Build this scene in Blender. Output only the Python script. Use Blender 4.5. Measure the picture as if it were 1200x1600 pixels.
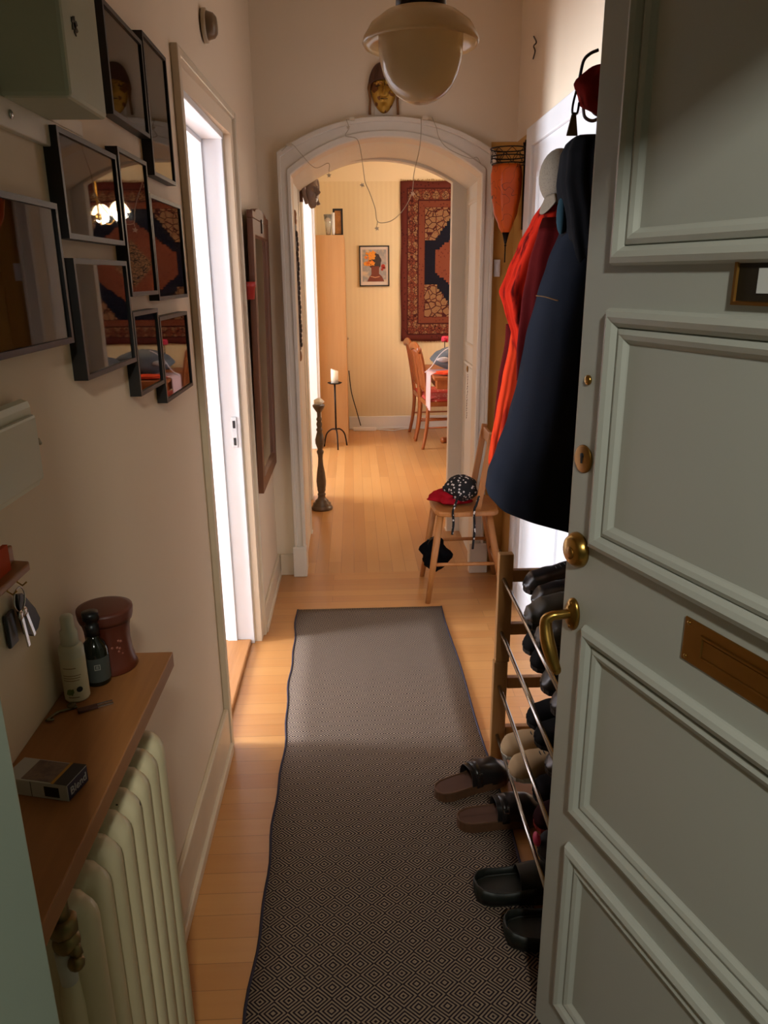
import bpy, math, random
from mathutils import Vector, Matrix
random.seed(7)
for o in list(bpy.data.objects): bpy.data.objects.remove(o)
scene = bpy.context.scene
col = scene.collection
PI = math.pi

# ------------------------------------------------------------------ camera
F = 1180.0
EYE = Vector((0, 0, 1.55))
_Y = Vector((-50, 370, F)).normalized()
_Z = Vector((-32, 3759, -F)); _Z = (_Z - _Z.dot(_Y) * _Y).normalized()
_X = _Y.cross(_Z)
if _X[0] < 0: _X = -_X
cd = bpy.data.cameras.new('camera'); cam = bpy.data.objects.new('camera', cd); col.objects.link(cam)
cd.sensor_fit = 'VERTICAL'; cd.sensor_height = 24.0; cd.sensor_width = 18.0
cd.lens = 24.0 * F / 1600.0
cd.clip_start = 0.02; cd.clip_end = 100
right = Vector((_X[0], _Y[0], _Z[0])); up = Vector((_X[1], _Y[1], _Z[1])); fwd = Vector((_X[2], _Y[2], _Z[2]))
M3 = Matrix((right, up, -fwd)).transposed()
cam.matrix_world = Matrix.Translation(EYE) @ M3.to_4x4()
scene.camera = cam

def at(px, py, **k):
    """world point seen at a photograph pixel on a plane x=, y= or z="""
    d = Vector((px - 600, 800 - py, F))
    r = Vector((d.dot(_X), d.dot(_Y), d.dot(_Z)))
    a, v = list(k.items())[0]; i = 'xyz'.index(a)
    return EYE + r * ((v - EYE[i]) / r[i])

# ------------------------------------------------------------------ world, lights, exposure
w = bpy.data.worlds.new('world'); scene.world = w; w.use_nodes = True
w.node_tree.nodes['Background'].inputs[0].default_value = (0.75, 0.85, 1.0, 1)
w.node_tree.nodes['Background'].inputs[1].default_value = 0.3
vs = scene.view_settings
vs.view_transform = 'Standard'; vs.look = 'None'; vs.gamma = 1.0; vs.use_curve_mapping = False
vs.exposure = 1.36

def area(name, loc, target, sx, sy, power, colr, spread=180):
    l = bpy.data.lights.new(name, 'AREA'); l.shape = 'RECTANGLE'; l.size = sx; l.size_y = sy
    l.energy = power; l.color = colr; l.spread = math.radians(spread)
    o = bpy.data.objects.new(name, l); col.objects.link(o); o.location = loc
    o.rotation_euler = (Vector(target) - Vector(loc)).to_track_quat('-Z', 'Y').to_euler()
    return o
# daylight in the window of the room on the left, and in the room beside the dining room
area('daylight_side_room', (-3.12, 2.52, 1.22), (0, 2.52, 1.2), 0.46, 0.95, 76, (0.84, 0.90, 1.0))
area('daylight_dining_side', (-2.45, 6.0, 1.6), (0.5, 6.0, 0.6), 1.3, 1.4, 47, (0.95, 0.97, 1.0))
# added fill light from the dining room's right side, no window built there
area('fill_dining_right', (3.1, 6.2, 1.6), (0, 6.2, 1.0), 1.4, 1.4, 9, (1.0, 0.95, 0.88))
# lamp on the stairwell ceiling behind the camera
area('stairwell_lamp', (0.20, -0.98, 2.50), (0.35, 0.9, 1.0), 0.14, 0.14, 9.6, (1.0, 0.99, 0.88))

# ------------------------------------------------------------------ materials
def lin(c):
    return tuple(((x / 255) / 12.92 if x / 255 <= 0.04045 else (((x / 255) + 0.055) / 1.055) ** 2.4) for x in c)

class N:
    def __init__(s, name):
        s.m = bpy.data.materials.new(name); s.m.use_nodes = True
        s.t = s.m.node_tree; s.b = s.t.nodes['Principled BSDF']
    def node(s, typ, **k):
        n = s.t.nodes.new(typ)
        for a, v in k.items(): setattr(n, a, v)
        return n
    def link(s, a, b): s.t.links.new(a, b)
    def val(s, sock, v):
        if isinstance(v, (int, float)): sock.default_value = v
        elif isinstance(v, tuple): sock.default_value = v if len(v) == 4 else (*v, 1) if sock.type == 'RGBA' else v
        else: s.link(v, sock)
    def math(s, op, a, b=None, c=None):
        n = s.node('ShaderNodeMath', operation=op); s.val(n.inputs[0], a)
        if b is not None: s.val(n.inputs[1], b)
        if c is not None: s.val(n.inputs[2], c)
        return n.outputs[0]
    def mix(s, f, a, b):
        n = s.node('ShaderNodeMix', data_type='RGBA')
        s.val(n.inputs['Factor'], f); s.val(n.inputs[6], a); s.val(n.inputs[7], b)
        return n.outputs[2]
    def coords(s, kind='Object', scale=(1, 1, 1), rot=(0, 0, 0), loc=(0, 0, 0)):
        if kind == 'World': src = s.node('ShaderNodeNewGeometry').outputs['Position']
        else: src = s.node('ShaderNodeTexCoord').outputs[kind]
        m = s.node('ShaderNodeMapping'); s.link(src, m.inputs[0])
        m.inputs['Scale'].default_value = scale; m.inputs['Rotation'].default_value = rot; m.inputs['Location'].default_value = loc
        return m.outputs[0]
    def xyz(s, v):
        n = s.node('ShaderNodeSeparateXYZ'); s.link(v, n.inputs[0]); return n.outputs
    def noise(s, v, scale, detail=3, rough=.5):
        n = s.node('ShaderNodeTexNoise'); s.link(v, n.inputs['Vector']); n.inputs['Scale'].default_value = scale
        n.inputs['Detail'].default_value = detail; n.inputs['Roughness'].default_value = rough
        return n.outputs['Fac']
    def bump(s, h, strength=.2, dist=.002):
        n = s.node('ShaderNodeBump'); s.link(h, n.inputs['Height']); n.inputs['Strength'].default_value = strength
        n.inputs['Distance'].default_value = dist; s.link(n.outputs[0], s.b.inputs['Normal'])
    def set(s, **k):
        for a, v in k.items(): s.val(s.b.inputs[a.replace('_', ' ')], v)

def plain(name, c, rough=.6, metal=0, var=.12, scale=14, bump=.08, coat=0, bscale=90, spec=.5):
    n = N(name); c = lin(c)
    v = n.coords('Object'); f = n.noise(v, scale, 4)
    d = tuple(x * (1 - var) for x in c); l = tuple(min(1, x * (1 + var)) for x in c)
    n.set(Base_Color=n.mix(f, d, l), Roughness=rough, Metallic=metal)
    n.b.inputs['Coat Weight'].default_value = coat; n.b.inputs['Specular IOR Level'].default_value = spec
    if bump: n.bump(n.noise(v, bscale, 3), bump, .002)
    return n.m

def wood(name, c1, c2, scale=1.0, rough=.45, axis='y', dark=.0):
    n = N(name); c1 = lin(c1); c2 = lin(c2)
    st = {'x': (2, 30, 30), 'y': (30, 2, 30), 'z': (30, 30, 2)}[axis]
    v = n.coords('Object', tuple(a * scale for a in st))
    f = n.noise(v, 1.0, 5, .6); g = n.noise(v, 4.0, 2, .5)
    n.set(Base_Color=n.mix(n.math('MULTIPLY_ADD', g, .35, n.math('MULTIPLY', f, .75)), c1, c2), Roughness=rough)
    n.bump(f, .06, .001)
    return n.m

def emit(name, c, e):
    n = N(name); n.set(Base_Color=lin(c), Emission_Color=lin(c), Emission_Strength=e); return n.m

def boards(name, along):
    """narrow parquet boards running along x or y"""
    n = N(name)
    rot = (0, 0, 0) if along == 'x' else (0, 0, PI / 2)
    v = n.coords('World', (1, 1, 1), rot, (.13, .021, 0))
    br = n.node('ShaderNodeTexBrick'); n.link(v, br.inputs['Vector'])
    br.offset = .37; br.offset_frequency = 2; br.squash = 1
    br.inputs['Scale'].default_value = 1; br.inputs['Brick Width'].default_value = 1.15; br.inputs['Row Height'].default_value = .071
    br.inputs['Mortar Size'].default_value = .0011; br.inputs['Mortar Smooth'].default_value = .4; br.inputs['Bias'].default_value = 0
    br.inputs['Color1'].default_value = (*lin((206, 154, 96)), 1); br.inputs['Color2'].default_value = (*lin((184, 128, 74)), 1)
    if along == 'x':
        br.inputs['Color1'].default_value = (*lin((204, 144, 82)), 1); br.inputs['Color2'].default_value = (*lin((180, 114, 58)), 1)
    br.inputs['Mortar'].default_value = (*lin((136, 82, 40)), 1)
    st = (3, 40, 1) if along == 'x' else (40, 3, 1)
    g = n.noise(n.coords('World', st), 1, 5, .6)
    big = n.noise(n.coords('World', (1.5, 1.5, 1)), 1.3, 2)
    c = n.mix(n.math('MULTIPLY', g, .45), br.outputs['Color'], lin((226, 174, 112)))
    c = n.mix(n.math('MULTIPLY', big, .25), c, lin((174, 110, 56)))
    n.set(Base_Color=c, Roughness=n.math('MULTIPLY_ADD', g, .2, .24))
    n.b.inputs['Coat Weight'].default_value = .15; n.b.inputs['Coat Roughness'].default_value = .25
    n.bump(n.math('SUBTRACT', 1.0, br.outputs['Fac']), .25, .001)
    return n.m

def wallpaper():
    n = N('striped_wallpaper'); v = n.coords('World'); x = n.xyz(v)
    s = n.math('SINE', n.math('MULTIPLY', n.math('ADD', x[0], x[1]), 2 * PI / .045))
    c = n.mix(n.math('MULTIPLY_ADD', s, .5, .5), lin((232, 212, 174)), lin((235, 216, 178)))
    f = n.noise(v, 3, 2)
    c = n.mix(n.math('MULTIPLY', f, .15), c, lin((214, 184, 138)))
    top = n.math('GREATER_THAN', x[2], 2.41)
    c = n.mix(top, c, lin((240, 222, 190)))
    n.set(Base_Color=c, Roughness=.75); n.bump(n.noise(v, 120, 2), .05, .001)
    return n.m

def painted_wall(name, lowc, upc, zsplit, stain=.12):
    n = N(name); v = n.coords('World'); x = n.xyz(v)
    f = n.noise(v, 2.2, 5, .6); g = n.noise(v, 45, 3)
    c = lin(upc)
    if lowc: c = n.mix(n.math('GREATER_THAN', x[2], zsplit), lin(lowc), lin(upc))
    else: c = n.mix(0.0, lin(upc), lin(upc))
    c = n.mix(n.math('MULTIPLY', f, stain), c, lin((150, 130, 105)))
    n.set(Base_Color=c, Roughness=.7); n.bump(n.math('MULTIPLY_ADD', f, .6, n.math('MULTIPLY', g, .3)), .22, .004)
    return n.m

def runner_mat():
    n = N('diamond_weave'); v = n.coords('World', (1 / .064, 1 / .058, 1), (0, 0, 0), (.2, .3, 0)); x = n.xyz(v)
    wob = n.noise(n.coords('World'), 60, 2)
    def tri(s): return n.math('MULTIPLY', n.math('ABSOLUTE', n.math('SUBTRACT', n.math('FRACT', s), .5)), 2.0)
    d = n.math('ADD', tri(x[0]), tri(x[1]))
    d = n.math('MULTIPLY_ADD', wob, .06, d)
    band = n.math('GREATER_THAN', n.math('FRACT', n.math('MULTIPLY', d, 3.0)), .50)
    thread = n.noise(n.coords('World', (500, 160, 1)), 1, 2)
    light = n.mix(thread, lin((132, 114, 98)), lin((164, 144, 122)))
    dark = n.mix(thread, lin((28, 20, 28)), lin((42, 32, 38)))
    c = n.mix(band, dark, light)
    xe = n.xyz(n.coords('Object'))
    n.set(Base_Color=c, Roughness=.95); n.b.inputs['Specular IOR Level'].default_value = .15
    n.bump(n.math('ADD', thread, n.math('MULTIPLY', band, .5)), .5, .002)
    return n.m

def oriental(W, H):
    n = N('oriental_rug'); v = n.coords('Object'); x = n.xyz(v)
    sx = n.math('SNAP', x[0], .022); sz = n.math('SNAP', x[2], .022)
    ax = n.math('ABSOLUTE', x[0]); az = n.math('ABSOLUTE', n.math('SUBTRACT', x[2], H / 2))
    p = n.math('SUBTRACT', W / 2, ax); q = n.math('SUBTRACT', H / 2, az)
    d = n.math('MINIMUM', p, q)
    mar = lin((96, 46, 40)); rust = lin((118, 64, 48)); beige = lin((138, 104, 76)); navy = lin((26, 25, 36)); deep = lin((70, 32, 32))
    vor = n.node('ShaderNodeTexVoronoi'); n.link(v, vor.inputs['Vector']); vor.inputs['Scale'].default_value = 38; vor.feature = 'DISTANCE_TO_EDGE'
    vor2 = n.node('ShaderNodeTexVoronoi'); n.link(v, vor2.inputs['Vector']); vor2.inputs['Scale'].default_value = 34
    motif = n.math('LESS_THAN', vor.outputs['Distance'], .07)
    vor3 = n.node('ShaderNodeTexVoronoi'); n.link(v, vor3.inputs['Vector']); vor3.inputs['Scale'].default_value = 17; vor3.feature = 'DISTANCE_TO_EDGE'
    motif3 = n.math('LESS_THAN', vor3.outputs['Distance'], .06)
    dots = n.math('LESS_THAN', vor2.outputs['Distance'], .24)
    # border motif: repeating rosettes
    cxx = n.math('COSINE', n.math('MULTIPLY', x[0], 2 * PI / .093)); czz = n.math('COSINE', n.math('MULTIPLY', x[2], 2 * PI / .11))
    ros = n.math('GREATER_THAN', n.math('ADD', cxx, czz), -.15)
    def band(a, b): return n.math('MULTIPLY', n.math('GREATER_THAN', d, a), n.math('LESS_THAN', d, b))
    c = n.mix(dots, mar, deep)
    bcol = n.mix(ros, beige, rust); bcol = n.mix(motif, bcol, deep)
    c = n.mix(band(.072, .165), c, bcol)
    c = n.mix(band(.165, .178), c, deep); c = n.mix(band(.060, .072), c, deep)
    c = n.mix(band(.178, .232), c, n.mix(dots, rust, mar))
    fld = n.math('GREATER_THAN', d, .238)
    ps = n.math('SUBTRACT', n.math('SUBTRACT', W / 2, n.math('ABSOLUTE', sx)), .238)
    qs = n.math('SUBTRACT', n.math('SUBTRACT', H / 2, n.math('ABSOLUTE', n.math('SUBTRACT', sz, H / 2))), .238)
    ffield = n.mix(0.0, navy, navy)
    span = n.math('LESS_THAN', n.math('ADD', n.math('MULTIPLY', n.math('MAXIMUM', 0.0, n.math('SUBTRACT', ps, .09)), 1.35), qs), .31)
    sp = n.mix(motif3, beige, deep); sp = n.mix(dots, sp, rust)
    ffield = n.mix(span, ffield, sp)
    med = n.math('LESS_THAN', n.math('ADD', n.math('DIVIDE', n.math('ABSOLUTE', sx), .44), n.math('DIVIDE', n.math('MAXIMUM', 0.0, n.math('SUBTRACT', n.math('ABSOLUTE', n.math('SUBTRACT', sz, H / 2)), .09)), .34)), 1.0)
    md = n.mix(dots, rust, mar)
    ffield = n.mix(med, ffield, md)
    med2 = n.math('LESS_THAN', n.math('ADD', n.math('DIVIDE', n.math('ABSOLUTE', sx), .2), n.math('DIVIDE', n.math('ABSOLUTE', n.math('SUBTRACT', sz, H / 2)), .22)), 1.0)
    ffield = n.mix(med2, ffield, n.mix(motif, beige, navy))
    c = n.mix(fld, c, ffield)
    n.set(Base_Color=c, Roughness=.95); n.b.inputs['Specular IOR Level'].default_value = .1
    n.bump(n.noise(v, 300, 2), .3, .002)
    return n.m

def glass_pane():
    n = N('picture_glass')
    tr = n.node('ShaderNodeBsdfTransparent'); gl = n.node('ShaderNodeBsdfGlossy'); gl.inputs['Roughness'].default_value = .02
    fr = n.node('ShaderNodeFresnel'); fr.inputs[0].default_value = 1.62
    mx = n.node('ShaderNodeMixShader'); n.link(fr.outputs[0], mx.inputs[0]); n.link(tr.outputs[0], mx.inputs[1]); n.link(gl.outputs[0], mx.inputs[2])
    out = [a for a in n.t.nodes if a.type == 'OUTPUT_MATERIAL'][0]; n.link(mx.outputs[0], out.inputs[0])
    return n.m

def print_mat(name, cols, scale=6, seed=0.0):
    n = N(name); v = n.coords('Object', (1, 1, 1), (0, 0, 0), (seed, seed * 1.7, seed * .6))
    f = n.noise(v, scale, 4, .55); r = n.node('ShaderNodeValToRGB'); n.link(f, r.inputs[0])
    el = r.color_ramp.elements; k = len(cols)
    el[0].position = .3; el[0].color = (*lin(cols[0]), 1); el[1].position = .7; el[1].color = (*lin(cols[-1]), 1)
    for i in range(1, k - 1):
        e = el.new(.3 + .4 * i / (k - 1)); e.color = (*lin(cols[i]), 1)
    n.set(Base_Color=r.outputs[0], Roughness=.5); return n.m

def dotted(name, base, dot, scale=60, thr=.3):
    n = N(name); v = n.coords('Object')
    vo = n.node('ShaderNodeTexVoronoi'); n.link(v, vo.inputs['Vector']); vo.inputs['Scale'].default_value = scale
    n.set(Base_Color=n.mix(n.math('LESS_THAN', vo.outputs['Distance'], thr), lin(base), lin(dot)), Roughness=.85); return n.m

def cloth(name, c, c2=None, rough=.95, stripes=None, scale=8):
    n = N(name); v = n.coords('Object'); f = n.noise(v, scale, 4); c = lin(c); c2 = lin(c2) if c2 else tuple(x * .7 for x in c)
    k = n.mix(f, c, c2)
    if stripes:
        x = n.xyz(v); s = n.math('SINE', n.math('MULTIPLY', x[1], stripes)); k = n.mix(n.math('GREATER_THAN', s, .55), k, tuple(a * .35 for a in c))
    n.set(Base_Color=k, Roughness=rough); n.b.inputs['Specular IOR Level'].default_value = .06
    n.b.inputs['Sheen Weight'].default_value = 0.0
    n.bump(n.noise(v, 350, 2), .25, .001)
    return n.m

def streaked(name, c, c2):
    n = N(name); v = n.coords('Object', (38, 38, 3)); f = n.noise(v, 1.0, 3, .6); g = n.noise(n.coords('Object'), 9, 4)
    k = n.mix(n.math('SMOOTH_MIN', 1.0, n.math('MULTIPLY', n.math('MAXIMUM', n.math('SUBTRACT', f, .50), 0.0), 7.0), .1), lin(c), lin(c2))
    k = n.mix(n.math('MULTIPLY', g, .4), k, lin(c2))
    n.set(Base_Color=k, Roughness=.9); n.b.inputs['Specular IOR Level'].default_value = .06
    n.bump(n.noise(n.coords('Object'), 350, 2), .25, .001)
    return n.m

M = {}
M['wall'] = painted_wall('hall_wall_paint', None, (240, 219, 190), 0, .08)
M['wall_back'] = painted_wall('hall_end_wall_paint', None, (240, 220, 192), 0, .08)
M['wall_yellow'] = painted_wall('ochre_wall_paint', (206, 154, 74), (240, 220, 194), 2.135)
M['whitewall'] = painted_wall('white_room_paint', None, (236, 236, 240), 0, .03)
M['trim'] = plain('aged_white_gloss', (232, 220, 202), .35, var=.06, scale=5, bump=.12, bscale=18)
M['trimw'] = plain('white_gloss', (238, 238, 240), .35, var=.03, scale=5, bump=.08, bscale=18)
M['trimy'] = plain('yellowed_white_paint', (222, 204, 176), .4, var=.12, scale=9, bump=.12, bscale=20)
M['ceil'] = plain('ceiling_paint', (242, 232, 212), .8)
M['dining'] = wallpaper()
M['floor_x'] = boards('hall_boards', 'x'); M['floor_y'] = boards('dining_boards', 'y')
M['stair'] = plain('stairwell_stone', (120, 122, 112), .7)
M['stairwall'] = plain('stairwell_paint', (150, 158, 140), .7)
M['door'] = plain('grey_green_door_paint', (190, 192, 182), .34, var=.03, scale=4, bump=.10, bscale=14)
M['frame_paint'] = plain('grey_green_frame_paint', (150, 162, 148), .4, var=.05, scale=6, bump=.1, bscale=16)
M['brass'] = plain('aged_brass', (176, 138, 70), .28, 1, .2, 30, .1)
M['brassdull'] = plain('dull_brass', (158, 116, 56), .42, 1, .15, 20, .1)
M['dark'] = plain('near_black', (18, 16, 15), .5)
M['black'] = plain('black_frame_paint', (24, 20, 18), .42, var=.1)
M['frontframe'] = plain('brown_black_frame_face', (60, 50, 44), .5, var=.1)
M['glass'] = glass_pane()
M['steel'] = plain('brushed_steel', (190, 188, 184), .22, 1, .05)
M['rackwood'] = wood('rack_wood', (150, 104, 56), (190, 140, 84), axis='z')
M['shelfwood'] = wood('shelf_wood', (138, 86, 46), (174, 116, 64), axis='y')
M['chairwood'] = wood('hall_chair_wood', (160, 98, 48), (200, 134, 72), axis='z')
M['dinewood'] = wood('dining_wood', (128, 62, 28), (176, 98, 48), axis='z', rough=.3)
M['mirrorwood'] = wood('mirror_wood', (92, 54, 34), (132, 84, 54), axis='z', rough=.5)
M['birch'] = wood('birch_veneer', (198, 148, 96), (216, 170, 118), axis='z', scale=.4)
M['radiator'] = plain('radiator_enamel', (222, 208, 172), .35, var=.08, scale=6, bump=.15, bscale=20)
nr = N('radiator_enamel_chipped'); vv = nr.coords('Object'); vo = nr.node('ShaderNodeTexVoronoi'); nr.link(vv, vo.inputs['Vector']); vo.inputs['Scale'].default_value = 11
cp_ = nr.math('LESS_THAN', nr.math('ADD', vo.outputs['Distance'], nr.math('MULTIPLY', nr.noise(vv, 30, 2), .10)), .10)
nr.set(Base_Color=nr.mix(cp_, nr.mix(nr.noise(vv, 5, 4), lin((228, 214, 178)), lin((204, 188, 148))), lin((52, 44, 32))), Roughness=.35); nr.bump(nr.noise(vv, 20, 3), .15, .002)
M['radiator'] = nr.m
M['iron'] = plain('wrought_iron', (36, 26, 24), .5, .6, .15)
def opal(name, c):
    n = N(name); n.set(Base_Color=lin(c), Roughness=.16); n.b.inputs['Coat Weight'].default_value = 1.0; n.b.inputs['Coat Roughness'].default_value = .04
    tl = n.node('ShaderNodeBsdfTranslucent'); tl.inputs[0].default_value = (*lin(c), 1)
    mx = n.node('ShaderNodeMixShader'); mx.inputs[0].default_value = .6
    n.link(n.b.outputs[0], mx.inputs[1]); n.link(tl.outputs[0], mx.inputs[2])
    n.link(mx.outputs[0], [a for a in n.t.nodes if a.type == 'OUTPUT_MATERIAL'][0].inputs[0]); return n.m
M['opal'] = opal('dusty_opal_glass', (255, 238, 204))
M['opal2'] = opal('opal_glass_globe', (255, 244, 222))

# ------------------------------------------------------------------ mesh helpers
class MB:
    def __init__(s): s.v = []; s.f = []; s.sm = []
    def add(s, verts, faces, smooth=False, T=None):
        b = len(s.v)
        for p in verts:
            p = Vector(p); s.v.append(T @ p if T else p)
        for f in faces: s.f.append([i + b for i in f]); s.sm.append(smooth)
        return s
    def box(s, x0, x1, y0, y1, z0, z1, T=None):
        v = [(x, y, z) for z in (z0, z1) for y in (y0, y1) for x in (x0, x1)]
        return s.add(v, [(0, 2, 3, 1), (4, 5, 7, 6), (0, 1, 5, 4), (2, 6, 7, 3), (0, 4, 6, 2), (1, 3, 7, 5)], False, T)
    def prism(s, pts, h, T=None, smooth=False):
        """polygon in local xy, extruded z 0..h"""
        n = len(pts); v = [(p[0], p[1], 0) for p in pts] + [(p[0], p[1], h) for p in pts]
        s.add(v, [tuple(range(n))[::-1], tuple(range(n, 2 * n))], False, T)
        b = len(s.v) - 2 * n
        for i in range(n):
            j = (i + 1) % n; s.f.append([b + i, b + j, b + n + j, b + n + i]); s.sm.append(smooth)
        return s
    def loft(s, rings, closed=True, caps=True, smooth=True, T=None):
        n = len(rings[0]); v = [p for r in rings for p in r]; f = []
        m = n if closed else n - 1
        for i in range(len(rings) - 1):
            for j in range(m):
                k = (j + 1) % n; f.append((i * n + j, i * n + k, (i + 1) * n + k, (i + 1) * n + j))
        if caps and closed:
            f.append(tuple(range(n))[::-1]); f.append(tuple(range((len(rings) - 1) * n, len(rings) * n)))
        return s.add(v, f, smooth, T)
    def lathe(s, prof, n=32, c=(0, 0, 0), T=None, a0=0, a1=2 * PI, caps=True):
        full = abs(a1 - a0 - 2 * PI) < 1e-6
        rings = []
        for r, z in prof:
            r = max(r, 1e-5)
            rings.append([(c[0] + r * math.cos(a0 + (a1 - a0) * i / (n if full else n - 1)), c[1] + r * math.sin(a0 + (a1 - a0) * i / (n if full else n - 1)), c[2] + z) for i in range(n)])
        return s.loft(rings, full, caps and full, True, T)
    def tube(s, pts, r, n=10, T=None, closed=False):
        pts = [Vector(p) for p in pts]; rings = []
        rr = r if isinstance(r, (list, tuple)) else [r] * len(pts)
        u = None
        for i, p in enumerate(pts):
            a = pts[i - 1] if (i > 0 or closed) else p; b = pts[(i + 1) % len(pts)] if (i < len(pts) - 1 or closed) else p
            t = (b - a).normalized()
            if u is None: u = t.orthogonal().normalized()
            u = (u - u.dot(t) * t)
            u = u.normalized() if u.length > 1e-6 else t.orthogonal().normalized()
            w_ = t.cross(u)
            rings.append([p + (u * math.cos(2 * PI * k / n) + w_ * math.sin(2 * PI * k / n)) * rr[i] for k in range(n)])
        if closed: rings.append(rings[0])
        return s.loft(rings, True, not closed, True, T)
    def bar(s, a, b, wx, wy=None, T=None, taper=1.0):
        """square-section bar between two points"""
        a = Vector(a); b = Vector(b); wy = wy or wx; t = (b - a).normalized()
        u = Vector((1, 0, 0)); u = (u - u.dot(t) * t); u = u.normalized() if u.length > .1 else Vector((0, 1, 0)); w_ = t.cross(u)
        r = lambda p, k: [p + u * wx / 2 * k + w_ * wy / 2 * k, p - u * wx / 2 * k + w_ * wy / 2 * k, p - u * wx / 2 * k - w_ * wy / 2 * k, p + u * wx / 2 * k - w_ * wy / 2 * k]
        return s.loft([r(a, 1), r(b, taper)], True, True, False, T)
    def sphere(s, c, r, n=16, m=10, sc=(1, 1, 1), T=None):
        rings = []
        for j in range(m + 1):
            ph = PI * j / m; rad = max(math.sin(ph), 1e-4) * r
            rings.append([(c[0] + rad * math.cos(2 * PI * i / n) * sc[0], c[1] + rad * math.sin(2 * PI * i / n) * sc[1], c[2] - math.cos(ph) * r * sc[2]) for i in range(n)])
        return s.loft(rings, True, True, True, T)
    def grid(s, fn, nu, nv, T=None, thick=None):
        v = [fn(i / nu, j / nv) for j in range(nv + 1) for i in range(nu + 1)]
        f = [(j * (nu + 1) + i, j * (nu + 1) + i + 1, (j + 1) * (nu + 1) + i + 1, (j + 1) * (nu + 1) + i) for j in range(nv) for i in range(nu)]
        return s.add(v, f, True, T)
    def ring(s, x0, x1, z0, z1, prof, T=None, sides='LTRB'):
        """mitred moulding round a rectangle in local xz, height along local -y. prof = (inset, height) points"""
        cs = {}
        for k, (i, h) in enumerate(prof):
            cs[k] = [(x0 + i, -h, z0 + i), (x0 + i, -h, z1 - i), (x1 - i, -h, z1 - i), (x1 - i, -h, z0 + i)]
        n = len(prof); v = [cs[k][c] for c in range(4) for k in range(n)]
        f = []
        for si, a, b in (('L', 0, 1), ('T', 1, 2), ('R', 2, 3), ('B', 3, 0)):
            if si in sides:
                for k in range(n - 1): f.append((a * n + k, a * n + k + 1, b * n + k + 1, b * n + k))
                f.append((a * n + n - 1, a * n, b * n, b * n + n - 1))
        return s.add(v, f, False, T)
    def build(s, name, mat, parent=None, bevel=0, solid=0, subsurf=0, world=True):
        me = bpy.data.meshes.new(name)
        vs_ = [Vector(p) for p in s.v]
        if parent is None:
            xs = [p[0] for p in vs_]; ys = [p[1] for p in vs_]; zs = [p[2] for p in vs_]
            org = Vector(((min(xs) + max(xs)) / 2, (min(ys) + max(ys)) / 2, min(zs)))
        elif world:
            org = Vector((0, 0, 0)); q = parent
            inv = rootmat(parent).inverted(); vs_ = [inv @ p for p in vs_]
        else: org = Vector((0, 0, 0))
        me.from_pydata([tuple(p - org) for p in vs_], [], s.f)
        me.polygons.foreach_set('use_smooth', s.sm)
        me.materials.append(mat); me.validate(); me.update()
        o = bpy.data.objects.new(name, me); col.objects.link(o); o.location = org
        if parent: o.parent = parent
        if bevel:
            b = o.modifiers.new('bevel', 'BEVEL'); b.width = bevel; b.segments = 2; b.limit_method = 'ANGLE'; b.angle_limit = math.radians(40)
        if solid:
            b = o.modifiers.new('solid', 'SOLIDIFY'); b.thickness = solid; b.offset = 0
        if subsurf:
            b = o.modifiers.new('sub', 'SUBSURF'); b.levels = subsurf; b.render_levels = subsurf
        return o
def rootmat(o):
    m = Matrix.Identity(4)
    while o:
        m = Matrix.LocRotScale(o.location, o.rotation_euler, o.scale) @ m; o = o.parent
    return m
def tag(o, label, cat, group=None):
    o['label'] = label; o['category'] = cat
    if group: o['group'] = group
    return o
def empty(name, loc=(0, 0, 0), label=None, cat=None, group=None, rz=0):
    o = bpy.data.objects.new(name, None); col.objects.link(o); o.location = loc; o.rotation_euler = (0, 0, rz); o.empty_display_size = .05
    if label: tag(o, label, cat, group)
    return o
def struct(name, mb, mat, **k):
    o = mb.build(name, mat, **k); o['kind'] = 'structure'; return o
def kids(o): return [c for c in bpy.data.objects if c.parent == o]
def dup(root, loc, rz, label, group=None, rx=0, ry=0):
    def rec(o, par):
        c = o.copy(); col.objects.link(c); c.parent = par
        for ch in kids(o): rec(ch, c)
        return c
    r = rec(root, None); r.location = loc; r.rotation_euler = (rx, ry, rz); r['label'] = label
    if group: r['group'] = group
    return r
def R(ax, deg): return Matrix.Rotation(math.radians(deg), 4, ax)
def Tr(*a): return Matrix.Translation(Vector(a))
def lerp(a, b, t): return a + (b - a) * t
def interp(tab, t):
    for i in range(len(tab) - 1):
        if t <= tab[i + 1][0]:
            k = (t - tab[i][0]) / (tab[i + 1][0] - tab[i][0]); k = k * k * (3 - 2 * k)
            return lerp(tab[i][1], tab[i + 1][1], max(0, k))
    return tab[-1][1]
def smooth_path(pts, n=8):
    """catmull-rom through points"""
    P = [Vector(p) for p in pts]; P = [P[0] * 2 - P[1]] + P + [P[-1] * 2 - P[-2]]; out = []
    for i in range(1, len(P) - 2):
        for k in range(n):
            t = k / n
            out.append(.5 * ((2 * P[i]) + (P[i + 1] - P[i - 1]) * t + (2 * P[i - 1] - 5 * P[i] + 4 * P[i + 1] - P[i + 2]) * t * t + (3 * P[i] - P[i - 1] - 3 * P[i + 1] + P[i + 2]) * t ** 3))
    out.append(P[-2]); return out
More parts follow.
